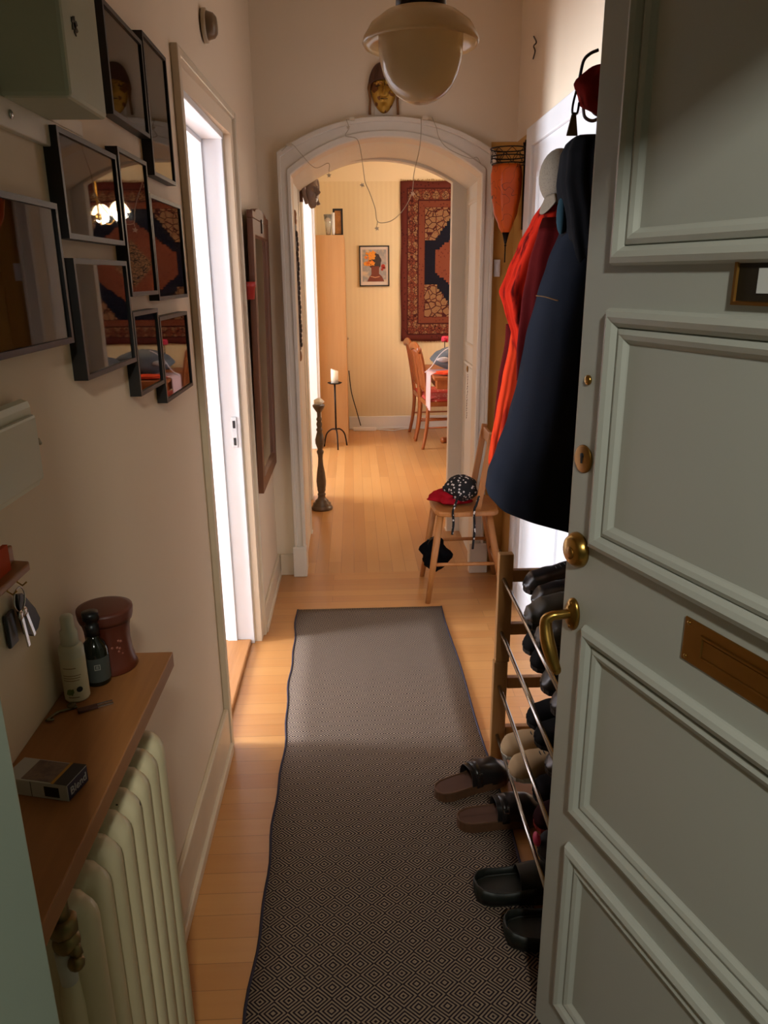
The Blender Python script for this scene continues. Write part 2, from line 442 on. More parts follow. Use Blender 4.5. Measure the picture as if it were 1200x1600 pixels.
def text_mesh(name, body, size, mat, T, parent, ext=.0004):
    cu = bpy.data.curves.new(name, 'FONT'); cu.body = body; cu.size = size; cu.extrude = ext; cu.align_x = 'CENTER'; cu.align_y = 'CENTER'
    tmp = bpy.data.objects.new('tmp', cu); col.objects.link(tmp)
    me = bpy.data.meshes.new_from_object(tmp.evaluated_get(bpy.context.evaluated_depsgraph_get()))
    bpy.data.objects.remove(tmp)
    me.transform(rootmat(parent).inverted() @ T); me.materials.clear(); me.materials.append(mat)
    o = bpy.data.objects.new(name, me); col.objects.link(o); o.parent = parent; return o

# ------------------------------------------------------------------ setting
XL = -.46; XL2 = -.432; XR = .78; YA = 3.84; YB = 4.60; ZC = 2.95; YD = 7.88
struct('floor', MB().box(-.61, 1.0, .25, YA, -.05, 0), M['floor_x'])
struct('floor_dining', MB().box(-.60, 3.2, YA, YD + .1, -.05, 0), M['floor_y'])
struct('floor_side_room', MB().box(-3.3, -.61, .4, 3.25, -.05, -.002), M['floor_x'])
struct('floor_light_room', MB().box(-2.6, -.60, 4.6, 7.4, -.05, -.001), M['floor_y'])
struct('floor_stairwell', MB().box(-1.6, 1.8, -2.4, .25, -.06, -.005), M['stair'])
struct('ceiling', MB().box(-3.3, 3.3, .25, YD + .1, ZC, ZC + .05), M['ceil'])
struct('ceiling_stairwell', MB().box(-1.6, 1.8, -2.4, .25, ZC, ZC + .05), M['ceil'])
# left wall: near piece, over the door, far piece
struct('wall_left', MB().box(XL - .15, XL, .37, 2.275, 0, ZC).prism([(XL - .15, 2.275), (XL, 2.275), (XL2, 3.055), (XL - .15, 3.055)], ZC - 2.045, Tr(0, 0, 2.045)).box(XL - .15, XL2, 3.055, YA, 0, ZC), M['wall'])
struct('wall_right', MB().box(XR, XR + .15, .37, 2.62, 0, ZC).box(XR, XR + .15, 2.62, 3.44, 2.06, ZC).box(XR, XR + .15, 3.44, YA, 0, ZC), M['wall_yellow'])
# entrance wall with its opening
EX0, EX1, EZ = -.195, .69, 2.03
struct('wall_front', MB().box(-1.6, EX0 - .04, .22, .37, 0, ZC).box(EX1 + .04, 1.8, .22, .37, 0, ZC).box(EX0 - .04, EX1 + .04, .22, .37, EZ + .04, ZC), M['stairwall'])
jf = empty('doorway_frame', (EX0, .3, 0)); jf['kind'] = 'structure'; jf.name = 'trim_1'
MB().box(EX0 - .055, EX0, .30, .372, 0, EZ).box(EX0 - .055, EX0 - .03, .21, .30, 0, EZ).build('jamb', M['frame_paint'], jf, bevel=.004)
MB().box(EX1, EX1 + .05, .21, .372, 0, EZ).build('jamb', M['frame_paint'], jf, bevel=.004)
MB().box(EX0 - .055, EX1 + .05, .21, .372, EZ, EZ + .05).build('head', M['frame_paint'], jf, bevel=.004)
# stairwell shell
struct('wall_stairwell_left', MB().box(-1.7, -1.6, -2.4, .25, 0, ZC), M['stairwall'])
struct('wall_stairwell_right', MB().box(1.8, 1.9, -2.4, .25, 0, ZC), M['stairwall'])
struct('wall_stairwell_back', MB().box(-1.7, 1.9, -2.5, -2.4, 0, ZC), M['stairwall'])

# arched wall at the end of the hall
def arcpts(xl, xr, zs, zt, n=28):
    """segmental arch with slightly rounded shoulders"""
    out = []
    for i in range(n + 1):
        t = i / n; u = 2 * t - 1
        out.append((lerp(xl, xr, t), zs + (zt - zs) * (1 - abs(u) ** 2.15)))
    return out
AF = dict(xl=-.275, xr=.618, zs=1.995, zt=2.155)      # front opening
AB = dict(xl=-.285, xr=.566, zs=2.035, zt=2.150)      # back opening
mb = MB()
def archwall(mb, y0, y1, A, x0, x1):
    mb.box(x0, A['xl'], y0, y1, 0, ZC); mb.box(A['xr'], x1, y0, y1, 0, ZC)
    p = arcpts(**A)
    for (xa, za), (xb, zb) in zip(p[:-1], p[1:]):
        v = [(xa, y0, za), (xb, y0, zb), (xb, y0, ZC), (xa, y0, ZC), (xa, y1, za), (xb, y1, zb), (xb, y1, ZC), (xa, y1, ZC)]
        mb.add(v, [(0, 1, 2, 3), (5, 4, 7, 6), (0, 4, 5, 1), (3, 2, 6, 7)])
wl_ = MB(); archwall(wl_, YA, YA + .12, AF, -.60, XR); struct('wall_arch', wl_, M['wall_back'])
# yellow painted strip on the end wall right of the arch
struct('wall_arch_side', MB().box(.66, XR, YA - .003, YA + .001, 0, 2.135), M['wall_yellow'])
wm = MB(); archwall(wm, YA + .12, YB, dict(xl=-.29, xr=.645, zs=2.0, zt=2.16), -.60, 3.2); struct('wall_reveal', wm, M['trim'])
wd_ = MB(); archwall(wd_, YB, YB + .02, dict(xl=-.29, xr=.645, zs=2.0, zt=2.16), -.335, 3.2); struct('wall_dining_front', wd_, M['dining'])

def archring(mb, y0, y1, Ao, Ai, z0=0.0):
    """solid ring following an arch between outer and inner outline"""
    po = [(Ao['xl'], z0)] + arcpts(**Ao) + [(Ao['xr'], z0)]; pi_ = [(Ai['xl'], z0)] + arcpts(**Ai) + [(Ai['xr'], z0)]
    n = len(po); v = []
    for (a, b) in zip(po, pi_): v += [(a[0], y0, a[1]), (b[0], y0, b[1]), (b[0], y1, b[1]), (a[0], y1, a[1])]
    f = []
    for i in range(n - 1):
        for k in range(4): f.append((i * 4 + k, i * 4 + (k + 1) % 4, (i + 1) * 4 + (k + 1) % 4, (i + 1) * 4 + k))
    f.append((0, 1, 2, 3)); f.append(tuple((n - 1) * 4 + k for k in (3, 2, 1, 0)))
    mb.add(v, f)
def A(xl, xr, zs, zt): return dict(xl=xl, xr=xr, zs=zs, zt=zt)
tr = MB()
archring(tr, YA - .022, YA, A(-.335, .678, 2.09, 2.238), A(-.275, .618, 1.995, 2.155), .16)
archring(tr, YA - .040, YA - .022, A(-.335, .678, 2.09, 2.238), A(-.318, .662, 2.07, 2.218), .16)
archring(tr, YA - .030, YA - .022, A(-.292, .635, 2.02, 2.182), A(-.275, .618, 1.995, 2.155), .16)
tr.box(-.345, -.272, YA - .046, YA, 0, .17); tr.box(.603, .700, YA - .046, YA, 0, .17)
o = struct('trim_2', tr, M['trim'], bevel=.004)
tr2 = MB()
archring(tr2, YB - .09, YB - .02, A(-.30, .66, 2.06, 2.2), AB, 0.0)
o = struct('trim_3', tr2, M['trim'], bevel=.005)
# panel mouldings on the right reveal
pm = MB(); TT = Tr(.645, 0, 0) @ R('Z', -90)
for z0, z1 in ((1.16, 1.93), (.22, 1.08)):
    # local x -> -y world after rotation; build directly
    prof = [(0, 0), (.004, .008), (.016, .010), (.024, .004), (.026, 0)]
    T = Matrix(((0, 1, 0, .645), (1, 0, 0, 0), (0, 0, 1, 0), (0, 0, 0, 1)))
    pm.ring(4.02, 4.40, z0, z1, prof, T)
struct('trim_4', pm, M['trim'])
# brass keyhole and flaked paint on the right reveal
kx = .642
e_ = MB(); e_.sphere((kx, 4.30, 1.04), .016, 12, 8, (.35, 1, 1.3)); e_.build('escutcheon', M['brassdull'], bpy.data.objects['trim_4'])
fl = MB(); zz = 1.01
while zz > .76:
    yy = 4.30 + random.uniform(-.012, .012); h = random.uniform(.006, .016); ww = random.uniform(.003, .008)
    fl.prism([(yy - ww, zz), (yy + ww * .6, zz - .3 * h), (yy + ww, zz - h), (yy - ww * .4, zz - h * .8)], .002, Matrix(((0, 0, -1, .645), (1, 0, 0, 0), (0, 1, 0, 0), (0, 0, 0, 1))))
    zz -= h * 1.25
fl.build('flaked_paint', plain('old_red_paint', (120, 62, 48), .6), bpy.data.objects['trim_4'])

# baseboards
def skirting(name, mb, **k): return struct(name, mb, M['trimy'], bevel=.004)
skirting('baseboard_left', MB().box(XL, XL + .016, .37, 2.24, 0, .165).box(XL, XL + .026, .37, 2.24, 0, .035))
skirting('baseboard_left_far', MB().box(XL2, XL2 + .014, 3.135, YA, 0, .12).box(XL2, XL2 + .020, 3.135, YA, 0, .03))
skirting('baseboard_end', MB().box(XL2 + .016, -.345, YA - .016, YA, 0, .12))
struct('baseboard_dining', MB().box(-.06, 3.2, YD - .02, YD, 0, .135).box(-.06, 3.2, YD - .028, YD, 0, .02), M['trimw'], bevel=.004)

# left doorway casing and jamb
cs = MB()
def casing(mb, x, y0, y1, zt, wd=.105, t=.022, near_w=None):
    nw = near_w or wd
    mb.box(x, x + t, y0 - nw, y0, 0, zt + wd); mb.box(x, x + t, y1, y1 + wd, 0, zt + wd); mb.box(x, x + t, y0, y1, zt, zt + wd)
    mb.box(x + t, x + t + .012, y0 - nw, y0 - nw + .02, 0, zt + wd)
    mb.box(x + t, x + t + .012, y1 + wd - .02, y1 + wd, 0, zt + wd)
    mb.box(x + t, x + t + .012, y0 - nw + .02, y1 + wd - .02, zt + wd - .02, zt + wd)
cs.box(XL, XL + .021, 2.2425, 2.277, 0, 2.1285)
cs.loft([[(-.475, 3.050, z), (-.475, 3.132, z), (-.418, 3.132, z), (-.418, 3.112, z), (-.436, 3.106, z), (-.440, 3.062, z), (-.466, 3.050, z)] for z in (0, 2.045 if False else 2.125)], True, True, False)
cs.loft([[(-.475, y, 2.040), (-.466, y, 2.040), (-.443 - q_, y, 2.052), (-.440 - q_, y, 2.098), (-.422 - q_, y, 2.104), (-.420 - q_, y, 2.128), (-.475, y, 2.128)] for y, q_ in ((2.243, .0195), (3.132, 0))], True, True, False)
struct('trim_5', cs, M['trimy'], bevel=.004)
js = MB()
js.box(-.62, -.462, 3.035, 3.056, 0, 2.045).box(-.575, -.535, 3.022, 3.036, 0, 2.03)   # far jamb + stop
js.box(-.62, XL + .003, 2.274, 2.290, 0, 2.045).box(-.62, XL + .003, 2.29, 3.035, 2.025, 2.046).box(-.575, -.535, 2.29, 3.022, 2.010, 2.026)
struct('trim_6', js, M['trimw'], bevel=.002)
MB().box(-.497, -.477, 3.030, 3.037, .885, 1.01).build('strike_plate', M['steel'], bpy.data.objects['trim_6'])
MB().box(-.492, -.482, 3.027, 3.031, .895, .925).box(-.492, -.482, 3.027, 3.031, .965, .995).build('strike_hole', M['dark'], bpy.data.objects['trim_6'])
struct('trim_7', MB().box(-.62, -.475, 2.29, 3.036, 0, .022).box(-.66, -.62, 2.28, 3.06, 0, .015), wood('threshold_wood', (150, 96, 48), (196, 136, 80), axis='y'), bevel=.006)
# side room shell with its window
struct('wall_side_room_far', MB().box(-3.3, -.61, 3.08, 3.2, 0, ZC), M['whitewall'])
struct('wall_side_room_near', MB().box(-3.3, -.61, .4, .5, 0, ZC), M['whitewall'])
struct('wall_side_room_inner', MB().box(-.625, -.612, .5, 2.27, 0, ZC).box(-.625, -.612, 2.27, 3.08, 2.05, ZC), M['whitewall'])
struct('wall_side_room_window', MB().box(-3.3, -3.2, .4, 1.55, 0, ZC).box(-3.3, -3.2, 2.75, 3.2, 0, ZC).box(-3.3, -3.2, 1.55, 2.75, 0, .85).box(-3.3, -3.2, 1.55, 2.75, 2.25, ZC), M['whitewall'])
struct('baseboard_side_room', MB().box(-3.2, -.63, 3.062, 3.08, 0, .14), M['trimw'], bevel=.004)
struct('window_1', MB().box(-3.23, -3.19, 1.53, 1.58, .83, 2.27).box(-3.23, -3.19, 2.72, 2.77, .83, 2.27).box(-3.23, -3.19, 1.58, 2.72, .83, .88).box(-3.23, -3.19, 1.58, 2.72, 2.22, 2.27), M['trimw'], bevel=.003)

# white closet door on the right wall
dr = MB()
dr.box(XR - .022, XR, 3.44, 3.54, 0, 2.14).box(XR - .022, XR, 2.52, 2.62, 0, 2.14).box(XR - .022, XR, 2.62, 3.44, 2.06, 2.14)
struct('trim_8', dr, M['trimw'], bevel=.004)
d1 = MB(); d1.box(XR - .008, XR + .04, 2.621, 3.439, .01, 2.059)
T = Matrix(((0, 1, 0, XR - .008), (1, 0, 0, 0), (0, 0, 1, 0), (0, 0, 0, 1)))
for z0, z1 in ((1.0, 1.95), (.14, .86)): d1.ring(2.72, 3.34, z0, z1, [(0, 0), (.004, .01), (.02, .012), (.028, .004), (.03, 0)], T)
struct('door_2', d1, M['trimw'])
# skirting on the right wall near end
struct('baseboard_right', MB().box(XR - .016, XR, .37, 2.52, 0, .12).box(XR - .016, XR, 3.54, YA, 0, .12), M['trimy'], bevel=.004)

# dining room shell
struct('wall_dining_far', MB().box(-.6, 3.2, YD, YD + .1, 0, ZC), M['dining'])
struct('wall_dining_right', MB().box(3.2, 3.3, 4.6, YD + .1, 0, ZC), M['dining'])
struct('wall_dining_left', MB().box(-.50, -.335, YB + .02, 5.35, 0, ZC).box(-.50, -.335, 6.98, YD, 0, ZC).box(-.50, -.335, 5.35, 6.98, 2.2, ZC), M['dining'])
cw = MB()
cw.box(-.335, -.313, 6.95, 7.06, 0, 2.25).box(-.335, -.313, 5.26, 5.37, 0, 2.25).box(-.335, -.313, 5.37, 6.95, 2.17, 2.25)
cw.box(-.50, -.333, 6.94, 6.982, 0, 2.2).box(-.50, -.333, 5.348, 5.38, 0, 2.2).box(-.5, -.333, 5.38, 6.94, 2.165, 2.2)
struct('trim_9', cw, M['trimw'], bevel=.004)
struct('wall_light_room', MB().box(-2.7, -2.6, 4.6, 7.5, 0, ZC).box(-2.7, -.50, 4.5, 4.62, 0, ZC).box(-2.7, -.50, 7.3, 7.4, 0, ZC), M['whitewall'])

# ------------------------------------------------------------------ front door leaf
P0 = Vector((.366, 1.229, 0)); ES = Vector((.31466, -.94921, 0)); EN = Vector((-.94921, -.31466, 0))
DT = Matrix(((ES[0], -EN[0], 0, P0[0]), (ES[1], -EN[1], 0, P0[1]), (0, 0, 1, 0), (0, 0, 0, 1)))   # local x = along leaf, local -y = towards viewer
door = empty('door_1', P0); door['kind'] = 'structure'
leaf = MB(); leaf.box(0, .90, 0, .042, .008, 2.02, DT)
leaf.build('leaf', M['door'], door, bevel=.003)
pr = [(0, 0), (0, .004), (.004, .013), (.012, .0165), (.020, .013), (.026, .007), (.0275, .003), (.029, .007), (.036, .010), (.043, .007), (.048, .0015), (.050, 0)]
for z0, z1 in ((1.560, 1.95), (1.118, 1.500), (.596, .976), (.128, .525)):
    MB().ring(.072, .828, z0, z1, pr, DT).build('panel_moulding', M['door'], door)
def dpt(s, off, z): return P0 + ES * s + EN * off + Vector((0, 0, z))
disc = lambda mb, s, z, prof, sc=(1, 1), n=28: mb.loft([[tuple(dpt(s + r * sc[0] * math.cos(2 * PI * i / n), h, z + r * sc[1] * math.sin(2 * PI * i / n))) for i in range(n)] for r, h in prof])
m = MB(); disc(m, .029, 1.387, [(.008, 0), (.008, .003), (.005, .005), (.001, .005)]); m.build('peephole', M['brass'], door)
kp = MB(); disc(kp, .031, 1.258, [(.0235, 0), (.0235, .002), (.020, .0038), (.001, .0042)]); kp = kp.build('keyhole_plate', M['brassdull'], door)
k2 = MB(); disc(k2, .031, 1.264, [(.0045, .004), (.0045, .0052), (.001, .0052)])
k2.prism([(-.002, -.011), (.002, -.011), (.003, .0), (-.003, .0)], .001, Matrix.Translation(dpt(.031, .0042, 1.262)) @ Matrix(((ES[0], 0, EN[0], 0), (ES[1], 0, EN[1], 0), (0, 1, 0, 0), (0, 0, 0, 1))))
k2.build('keyhole', M['dark'], kp)
cy = MB(); disc(cy, .034, 1.100, [(.031, 0), (.031, .004), (.025, .014), (.021, .017), (.001, .017)]); cy = cy.build('lock_cylinder', M['brass'], door)
c2 = MB(); disc(c2, .034, 1.096, [(.011, .017), (.011, .0185), (.001, .0185)]); c2.build('key_slot', M['brassdull'], cy)
ro = MB(); disc(ro, .034, .980, [(.020, 0), (.020, .004), (.0165, .0075), (.012, .0085), (.011, .012), (.001, .012)], (.95, 1.5)); ro = ro.build('handle_rosette', M['brass'], door)
for dz in (.022, -.022):
    sc_ = MB(); disc(sc_, .034, .980 + dz, [(.003, .007), (.003, .009), (.001, .0095)]); sc_.build('screw', M['brassdull'], ro)
hp = smooth_path([dpt(.034, .008, .982), dpt(.034, .030, .983), dpt(.030, .042, .981), dpt(.026, .050, .970), dpt(.034, .052, .945), dpt(.048, .050, .915), dpt(.060, .046, .892)], 6)
nn = len(hp); rad = [interp([(0, .0085), (.30, .0085), (.5, .0110), (.75, .0128), (1, .0090)], i / (nn - 1)) for i in range(nn)]
hm = MB().tube(hp, rad, 14); hm.sphere(hp[-1], .0085, 12, 8); hm.build('lever_handle', M['brass'], door)
# mail slot and name plate
ms = MB(); ms.box(.297, .603, -.003, 0, 1.027, 1.092, DT); ms = ms.build('mail_slot', M['brassdull'], door, bevel=.001)
MB().ring(.330, .570, 1.041, 1.078, [(0, .003), (.001, .006), (.004, .006), (.006, .003)], DT).build('flap_rim', M['brassdull'], ms)
MB().box(.336, .564, -.0045, -.003, 1.047, 1.072, DT).build('flap', M['brassdull'], ms, bevel=.001)
for s_ in (.305, .595):
    for z_ in (1.034, 1.085):
        scw = MB(); disc(scw, s_, z_, [(.003, .003), (.003, .0042), (.001, .0045)]); scw.build('screw', M['brass'], ms)
np_ = MB().box(.313, .587, -.004, 0, 1.514, 1.566, DT).build('name_plate', plain('brown_plate', (52, 44, 30), .4, .3), door, bevel=.001)
MB().ring(.311, .589, 1.512, 1.568, [(0, 0), (0, .007), (.004, .007), (.005, .004)], DT).build('plate_rim', M['brassdull'], np_)
MB().box(.347, .553, -.0055, -.004, 1.526, 1.554, DT).build('name_card', plain('white_card', (230, 232, 228), .5), np_)

# ------------------------------------------------------------------ runner rug
rr = MB(); NX, NY = 8, 60
def rugpt(u, v, z):
    y = lerp(.45, 3.36, v); x0 = interp([(0, -.26), (.5, -.262), (1, -.293)], v); wob = .004 * math.sin(y * 9) + .003 * math.sin(y * 23)
    x1 = interp([(0, .45), (.45, .428), (1, .405)], v) + .004 * math.sin(y * 7 + 1)
    return (lerp(x0 + wob, x1, u), y, z + .002 * (math.sin(y * 31) * .5 + .5) * (1 if v > .9 else .3))
v_ = []; f_ = []
for z in (.001, .008):
    for j in range(NY + 1):
        for i in range(NX + 1): v_.append(rugpt(i / NX, j / NY, z))
K = (NX + 1) * (NY + 1); I = lambda k, i, j: k * K + j * (NX + 1) + i
for j in range(NY):
    for i in range(NX):
        f_.append((I(1, i, j), I(1, i + 1, j), I(1, i + 1, j + 1), I(1, i, j + 1))); f_.append((I(0, i, j), I(0, i, j + 1), I(0, i + 1, j + 1), I(0, i + 1, j)))
    f_.append((I(0, 0, j), I(1, 0, j), I(1, 0, j + 1), I(0, 0, j + 1))); f_.append((I(1, NX, j), I(0, NX, j), I(0, NX, j + 1), I(1, NX, j + 1)))
for i in range(NX):
    f_.append((I(0, i, 0), I(0, i + 1, 0), I(1, i + 1, 0), I(1, i, 0))); f_.append((I(1, i, NY), I(1, i + 1, NY), I(0, i + 1, NY), I(0, i, NY)))
rug_ = empty('runner_rug', (.07, 1.9, 0), 'long narrow runner rug with woven diamond pattern on the hall floor', 'rug')
rr.add(v_, f_, True).build('weave', runner_mat(), rug_)
for u_ in (0, 1):
    MB().tube([Vector(rugpt(u_, j / NY, .0065)) for j in range(NY + 1)], .0042, 6).build('edge_binding', plain('dark_blue_binding', (44, 38, 52), .9), rug_)

# ------------------------------------------------------------------ framed pictures on the left wall
GM = M['glass']
def picture(x, y0, y1, z0, z1, printm, label, mat=True, tilt=0, fw=.0085, depth=.023):
    g = 'black framed pictures on the left wall'
    r = empty('framed_picture', (x, (y0 + y1) / 2, z0), label, 'picture', g)
    # local x = along +y world, local -y = +x world (out of the wall)
    T = Tr(x, (y0 + y1) / 2, (z0 + z1) / 2) @ R('X', tilt) @ Matrix(((0, -1, 0, 0), (1, 0, 0, 0), (0, 0, 1, 0), (0, 0, 0, 1)))
    hw = (y1 - y0) / 2; hh = (z1 - z0) / 2
    MB().ring(-hw, hw, -hh, hh, [(0, 0), (0, depth), (fw, depth), (fw, depth - .006), (fw + .002, .004)], T).build('frame', M['black'], r)
    MB().box(-hw + fw * .8, hw - fw * .8, -.012, -.002, -hh + fw * .8, hh - fw * .8, T).build('print', printm, r)
    MB().box(-hw + fw, hw - fw, -.0195, -.0185, -hh + fw, hh - fw, T).build('glass', GM, r)
    return r
xf = -.434
def fr(pts, tilt=0):
    q = [at(px, py, x=xf) for px, py in pts]
    ys = sorted(p[1] for p in q); zs = sorted(p[2] for p in q)
    return ((ys[0] + ys[1]) / 2, (ys[2] + ys[3]) / 2, (zs[0] + zs[1]) / 2, (zs[2] + zs[3]) / 2)
brown = print_mat('faded_brown_photo', [(70, 58, 44), (96, 80, 62), (112, 96, 76)], 4, 1)
dusk = print_mat('dark_photo', [(40, 30, 28), (70, 52, 46), (58, 44, 40)], 5, 3)
redp = print_mat('dark_red_print', [(60, 22, 20), (110, 40, 34), (52, 24, 26)], 9, 5)
grey = print_mat('brown_and_grey_photo', [(96, 70, 52), (88, 74, 62), (112, 98, 84)], 3, 8)
picture(XL, *fr([(160, 0), (182, 182), (238, 215), (222, 57)]), brown, 'tall black framed picture beside the grey meter box, highest on the wall')
picture(XL, *fr([(228, 52), (265, 95), (274, 290), (240, 270)]), brown, 'tall narrow black framed picture touching the white door casing at the top')
picture(XL, *fr([(98, 250), (112, 377), (195, 380), (182, 200)]), dusk, 'black framed picture just under the meter box, lamp glow mirrored in its glass')
picture(XL, *fr([(190, 228), (236, 258), (246, 462), (205, 462)]), redp, 'tall black framed picture with a dark red print in the middle of the group')
picture(XL, *fr([(240, 303), (288, 323), (292, 465), (248, 470)]), dusk, 'black framed dark picture beside the door casing, below the tall narrow one')
p_ = fr([(96, 319), (116, 536), (60, 310), (60, 550)])
q0 = at(96, 319, x=xf); q1 = at(116, 536, x=xf)
picture(XL, .82, (q0[1] + q1[1]) / 2, q1[2], q0[2], grey, 'large wide black framed picture cut by the left edge of the photo')
picture(XL, *fr([(121, 406), (203, 406), (213, 560), (139, 603)]), brown, 'upright black framed picture right of the large wide one, lower row')
picture(XL, *fr([(212, 488), (251, 481), (257, 598), (222, 623)]), dusk, 'smallest black framed picture, left of the lowest pair')
picture(XL, *fr([(254, 492), (297, 488), (301, 604), (261, 632)]), dusk, 'small black framed picture, lowest and nearest the door casing')

# ------------------------------------------------------------------ meter box, intercom, sensor, key shelf
mbx = empty('meter_box', (XL, 1.2, 1.775), 'grey green metal meter box high on the left wall', 'electric box')
MB().box(XL + .004, -.362, 1.118, 1.275, 1.775, 2.25).build('casing', plain('grey_green_metal', (196, 200, 178), .5, var=.06), mbx, bevel=.006)
st = MB()
c0 = at(118, 40, x=-.36)
for a in range(3):
    an = a * 1.1 + .4; st.prism([(-.012, -.003), (.012, -.002), (.010, .004), (-.009, .003)], .0015, Tr(-.362, c0[1], c0[2]) @ Matrix(((0, 0, 1, 0), (math.cos(an), -math.sin(an), 0, 0), (math.sin(an), math.cos(an), 0, 0), (0, 0, 0, 1))))
st.build('scuff_mark', plain('scuff', (70, 64, 50), .6), mbx)
mp = empty('mounting_plate', (XL, 1.2, 1.74), 'white painted board with screws under the meter box', 'board')
MB().box(XL, XL + .012, .80, 1.425, 1.738, 1.776).box(XL, XL + .012, 1.27, 1.425, 1.776, 1.80).build('board', M['trim'], mp, bevel=.002)
for yy, z_ in ((1.13, 1.757), (1.30, 1.752), (1.40, 1.748)): MB().sphere((XL + .013, yy, z_), .006, 10, 6, (.5, 1, 1)).build('screw', M['steel'], mp)
ic = empty('intercom_phone', (XL, .97, 1.27), 'white wall intercom at the left edge beside the entrance', 'intercom')
MB().box(XL, XL + .022, .84, 1.045, 1.272, 1.395).build('body', plain('cream_plastic', (222, 222, 200), .4, var=.03), ic, bevel=.012)
MB().box(XL + .022, XL + .030, .85, 1.030, 1.285, 1.375).build('cover', plain('cream_plastic_cover', (214, 214, 192), .4, var=.03), ic, bevel=.006)
MB().tube([(XL + .012, 1.045, 1.333), (XL + .016, 1.058, 1.333), (XL + .016, 1.063, 1.328), (XL + .012, 1.066, 1.333)], .003, 8).build('cable_clip', plain('old_beige', (170, 160, 130), .5), ic)
dt = empty('door_chime', at(318, 40, x=-.441), 'small round brass rimmed wall fitting high above the left door', 'wall fitting')
L_ = dt.location
MB().lathe([(.040, 0), (.040, .012), (.034, .032), (.024, .040), (.001, .042)], 24, T=Tr(*L_) @ R('Y', 90)).build('body', plain('bronze_cover', (120, 100, 76), .35, .3), dt)
MB().lathe([(.047, 0), (.047, .010), (.040, .012)], 24, T=Tr(*L_) @ R('Y', 90), caps=False).build('rim', plain('cream_rim', (190, 170, 140), .4), dt)
ks = empty('key_rack', (XL, .93, 1.15), 'small wooden key shelf with hooks at the left edge', 'key rack')
MB().prism([(0, .80), (.028, .80), (.028, .946), (.024, .955), (0, .96)], .010, Tr(XL, 0, 1.182)).build('shelf_board', M['shelfwood'], ks, bevel=.002)
MB().box(XL, XL + .006, .80, .955, 1.192, 1.215).build('back_board', M['shelfwood'], ks, bevel=.002)
hk = []
for i, yy in enumerate((.905, .935)):
    MB().tube([(XL + .014, yy, 1.182), (XL + .014, yy, 1.170), (XL + .020, yy, 1.165), (XL + .026, yy, 1.170)], .0012, 6).build('hook', M['brass'], ks)
tag(MB().box(XL + .008, XL + .014, .85, .925, 1.192, 1.226).build('red_matchbox', cloth('red_card', (200, 60, 36), (180, 90, 40), .6)), 'small red and orange card standing on the key shelf', 'card')
ky = empty('key_bunch', (XL + .03, .935, 1.06), 'bunch of keys with a black leather fob hanging from the key shelf', 'keys')
ringp = [(XL + .018, .925 + .016 * math.cos(a), 1.150 + .016 * math.sin(a)) for a in [2 * PI * i / 20 for i in range(20)]]
MB().tube(ringp, .001, 6, closed=True).build('ring', M['steel'], ky)
fob = [(.93, 1.135), (.945, 1.130), (.975, 1.095), (.985, 1.075), (.975, 1.065), (.955, 1.062), (.94, 1.072), (.928, 1.12)]
MB().prism([(a, b) for a, b in fob], .006, Tr(XL + .008, 0, 0.020) @ Matrix(((0, 0, 1, 0), (1, 0, 0, 0), (0, 1, 0, 0), (0, 0, 0, 1)))).build('leather_fob', plain('black_leather', (24, 24, 24), .45), ky, bevel=.001)
for dy, l in ((.0, .050), (.012, .044)):
    kk = MB().bar((XL + .020, .918 + dy, 1.134), (XL + .022, .922 + dy * 1.7, 1.134 - l), .002, .006); kk.sphere((XL + .020, .918 + dy, 1.130), .007, 10, 6, (.3, 1, 1))
    kk.build('key', M['steel'], ky)
MB().box(XL + .002, XL + .007, .905, .93, 1.088, 1.135).build('tag', plain('dark_grey_plastic', (60, 62, 64), .4), ky, bevel=.002)

# ------------------------------------------------------------------ shelf over the radiator
sh = empty('radiator_shelf', (XL, .9, .912), 'dark oiled wooden shelf board above the cream radiator', 'shelf')
MB().box(XL, -.318, .40, 1.172, .912, .940).build('board', M['shelfwood'], sh, bevel=.002)
MB().box(XL, XL + .02, .55, .58, .86, .912).box(XL, XL + .1, .55, .58, .897, .912).build('bracket', M['iron'], sh)
MB().box(XL, XL + .02, 1.0, 1.03, .86, .912).box(XL, XL + .1, 1.0, 1.03, .897, .912).build('bracket', M['iron'], sh)
rad_ = empty('radiator', (XL + .07, .85, .0), 'cream enamelled cast iron radiator under the wooden shelf', 'radiator')
ry0, ry1 = .735, 1.13; ns = 8; pitch = (ry1 - ry0) / ns
def sec_outline(x0, x1, z0, z1, rt=.035):
    pts = []
    for cx, cz, a0 in ((x1 - rt, z1 - rt, 0), (x0 + rt * .6, z1 - rt * .6, 90), (x0 + rt * .6, z0 + rt * .6, 180), (x1 - rt, z0 + rt, 270)):
        r_ = rt if cx == x1 - rt else rt * .6
        for k in range(6): a = math.radians(a0 + 18 * k); pts.append((cx + r_ * math.cos(a), cz + r_ * math.sin(a)))
    return pts
